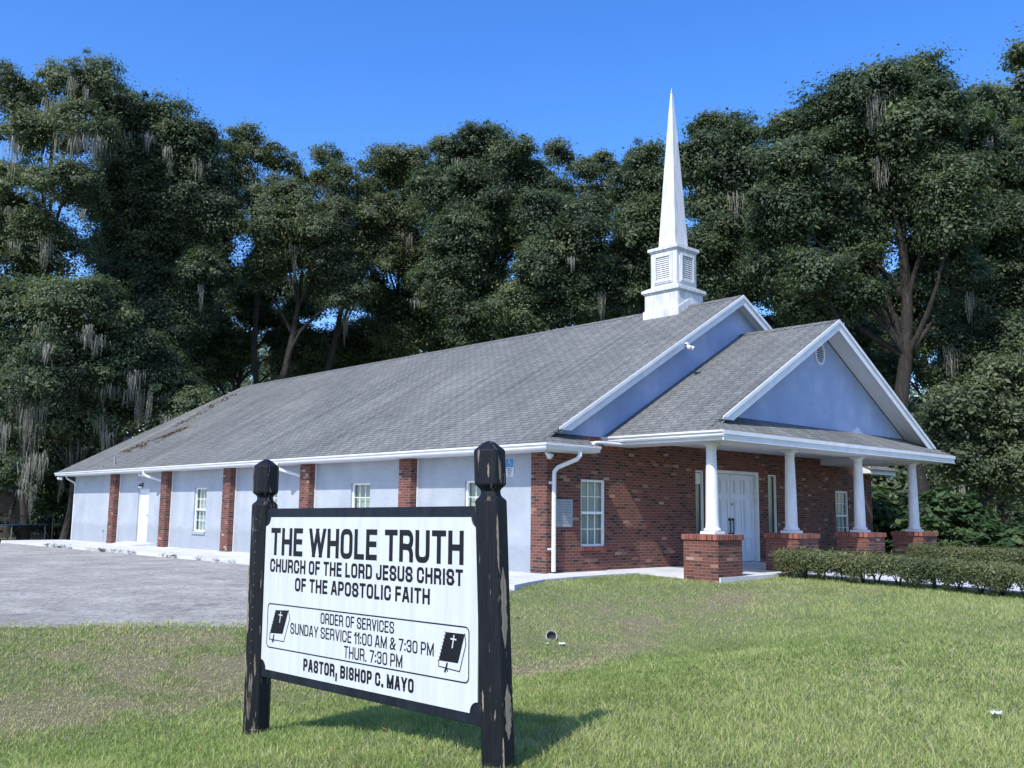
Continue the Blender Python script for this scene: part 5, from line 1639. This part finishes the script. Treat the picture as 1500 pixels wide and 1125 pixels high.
P4 = np.stack([x+np.cos(b)*lean, y+np.sin(b)*lean, z+hgt], 1)
tint = np.clip(.30+.30*(big-.5)*2+.22*(tuft-.5)+g.normal(size=n)*.13, 0, .62)
straw = g.random(n) < np.clip(dd*.95+.05, 0, .9)
tint = np.where(straw, g.uniform(.72, 1.0, n), tint)
near = rr_ < 12
Vn = np.stack([P0, P1, P2, P3, P4], 1)[near].reshape(-1, 3); k = int(near.sum()); bi = (np.arange(k)*5)[:, None]
Fq = bi+np.array([[0, 1, 2, 3]]); Ft = bi+np.array([[3, 2, 4, 4]])
far = ~near
Vf = np.stack([P0, P1, P4], 1)[far].reshape(-1, 3); kf = int(far.sum())
me_v = np.concatenate([Vn, Vf]); tt = np.concatenate([np.repeat(tint[near], 5), np.repeat(tint[far], 3)])
tris = np.concatenate([bi+np.array([[0, 1, 2]]), bi+np.array([[0, 2, 3]]), bi+np.array([[3, 2, 4]]), len(Vn)+(np.arange(kf)*3)[:, None]+np.array([[0, 1, 2]])])
tag(np_mesh('grass', me_v, tris, GRASSM, None, {'tint': tt}), 'mown grass blades of the lawn', kind='stuff')

# weeds along the sidewalk's edge
cs, os_ = [], []
for k in range(80):
    yv = g.uniform(1.5, 24); xx = -2.29+g.normal()*.03
    if noise2(np.array([yv]), np.array([0.]), 1.3, 5)[0] < .45: continue
    cs.append((xx, yv, float(lot_z(yv))+.04+g.random()*.04)); os_.append((0, 0, 1))
v, f, t = leaves_from(np.array(cs), np.array(os_, float), np.full(len(cs), .045), 22, .026, g, None, .6)
tag(np_mesh('weeds', v, f, HEDGEM, None, {'tint': t}), 'scrubby weeds along the edge of the sidewalk', kind='stuff')
# fallen leaves scattered over the lawn
nl = 60
r2 = (math.sqrt(5.5)+(math.sqrt(16)-math.sqrt(5.5))*g.random(nl))**2; az2 = g.uniform(-.5, .5, nl)
lx = CAM[0]+r2*np.cos(fa0+az2); ly = CAM[1]+r2*np.sin(fa0+az2); okl = lawn_ok(lx, ly)
c = np.stack([lx, ly, ground_h(lx, ly)+.045], 1)[okl]
v, f, t = leaves_from(c, np.tile(np.array([[0, 0, 1.]]), (len(c), 1)), np.full(len(c), .01), 1, .020, g, None, .3)
DRY = leaf_mat('dry_leaves', [(0, (.12,.05,.025)), (.5, (.28,.12,.05)), (1, (.36,.25,.15))], .2, .8, .1)
tag(np_mesh('fallen_leaves', v, f, DRY, None, {'tint': g.random(len(v))}), 'a few dry brown leaves fallen on the lawn', kind='stuff')
# leaf litter that has gathered on the back end of the roof
lx = g.uniform(0, 1, 900); lx = .7+1.7*lx; ly = 22.75-.75*(lx-.7)+g.normal(size=900)*.24*(1+(lx < 1.6))
l2 = g.uniform(2.6, 5.4, 380); y2 = 22.9+.33*(l2-2.6)+g.normal(size=380)*.30
lx = np.concatenate([lx, l2]); ly = np.concatenate([ly, y2])
kp = noise2(lx, ly, .22, 4) > .38
c = np.stack([lx, ly, np.array([roof_z(q) for q in lx])+.02], 1)[kp]
v, f, t = leaves_from(c, np.tile(np.array([[-.5, 0, .9]]), (len(c), 1)), np.full(len(c), .01), 1, .05, g, None, .3)
LITTER = leaf_mat('weathered_litter', [(0, (.09,.070,.050)), (1, (.20,.155,.11))], .1, .9, .05)
tag(np_mesh('leaf_litter', v, f, LITTER, None, {'tint': g.random(len(v))*.5}), 'brown leaf litter gathered on the back end of the roof', kind='stuff')
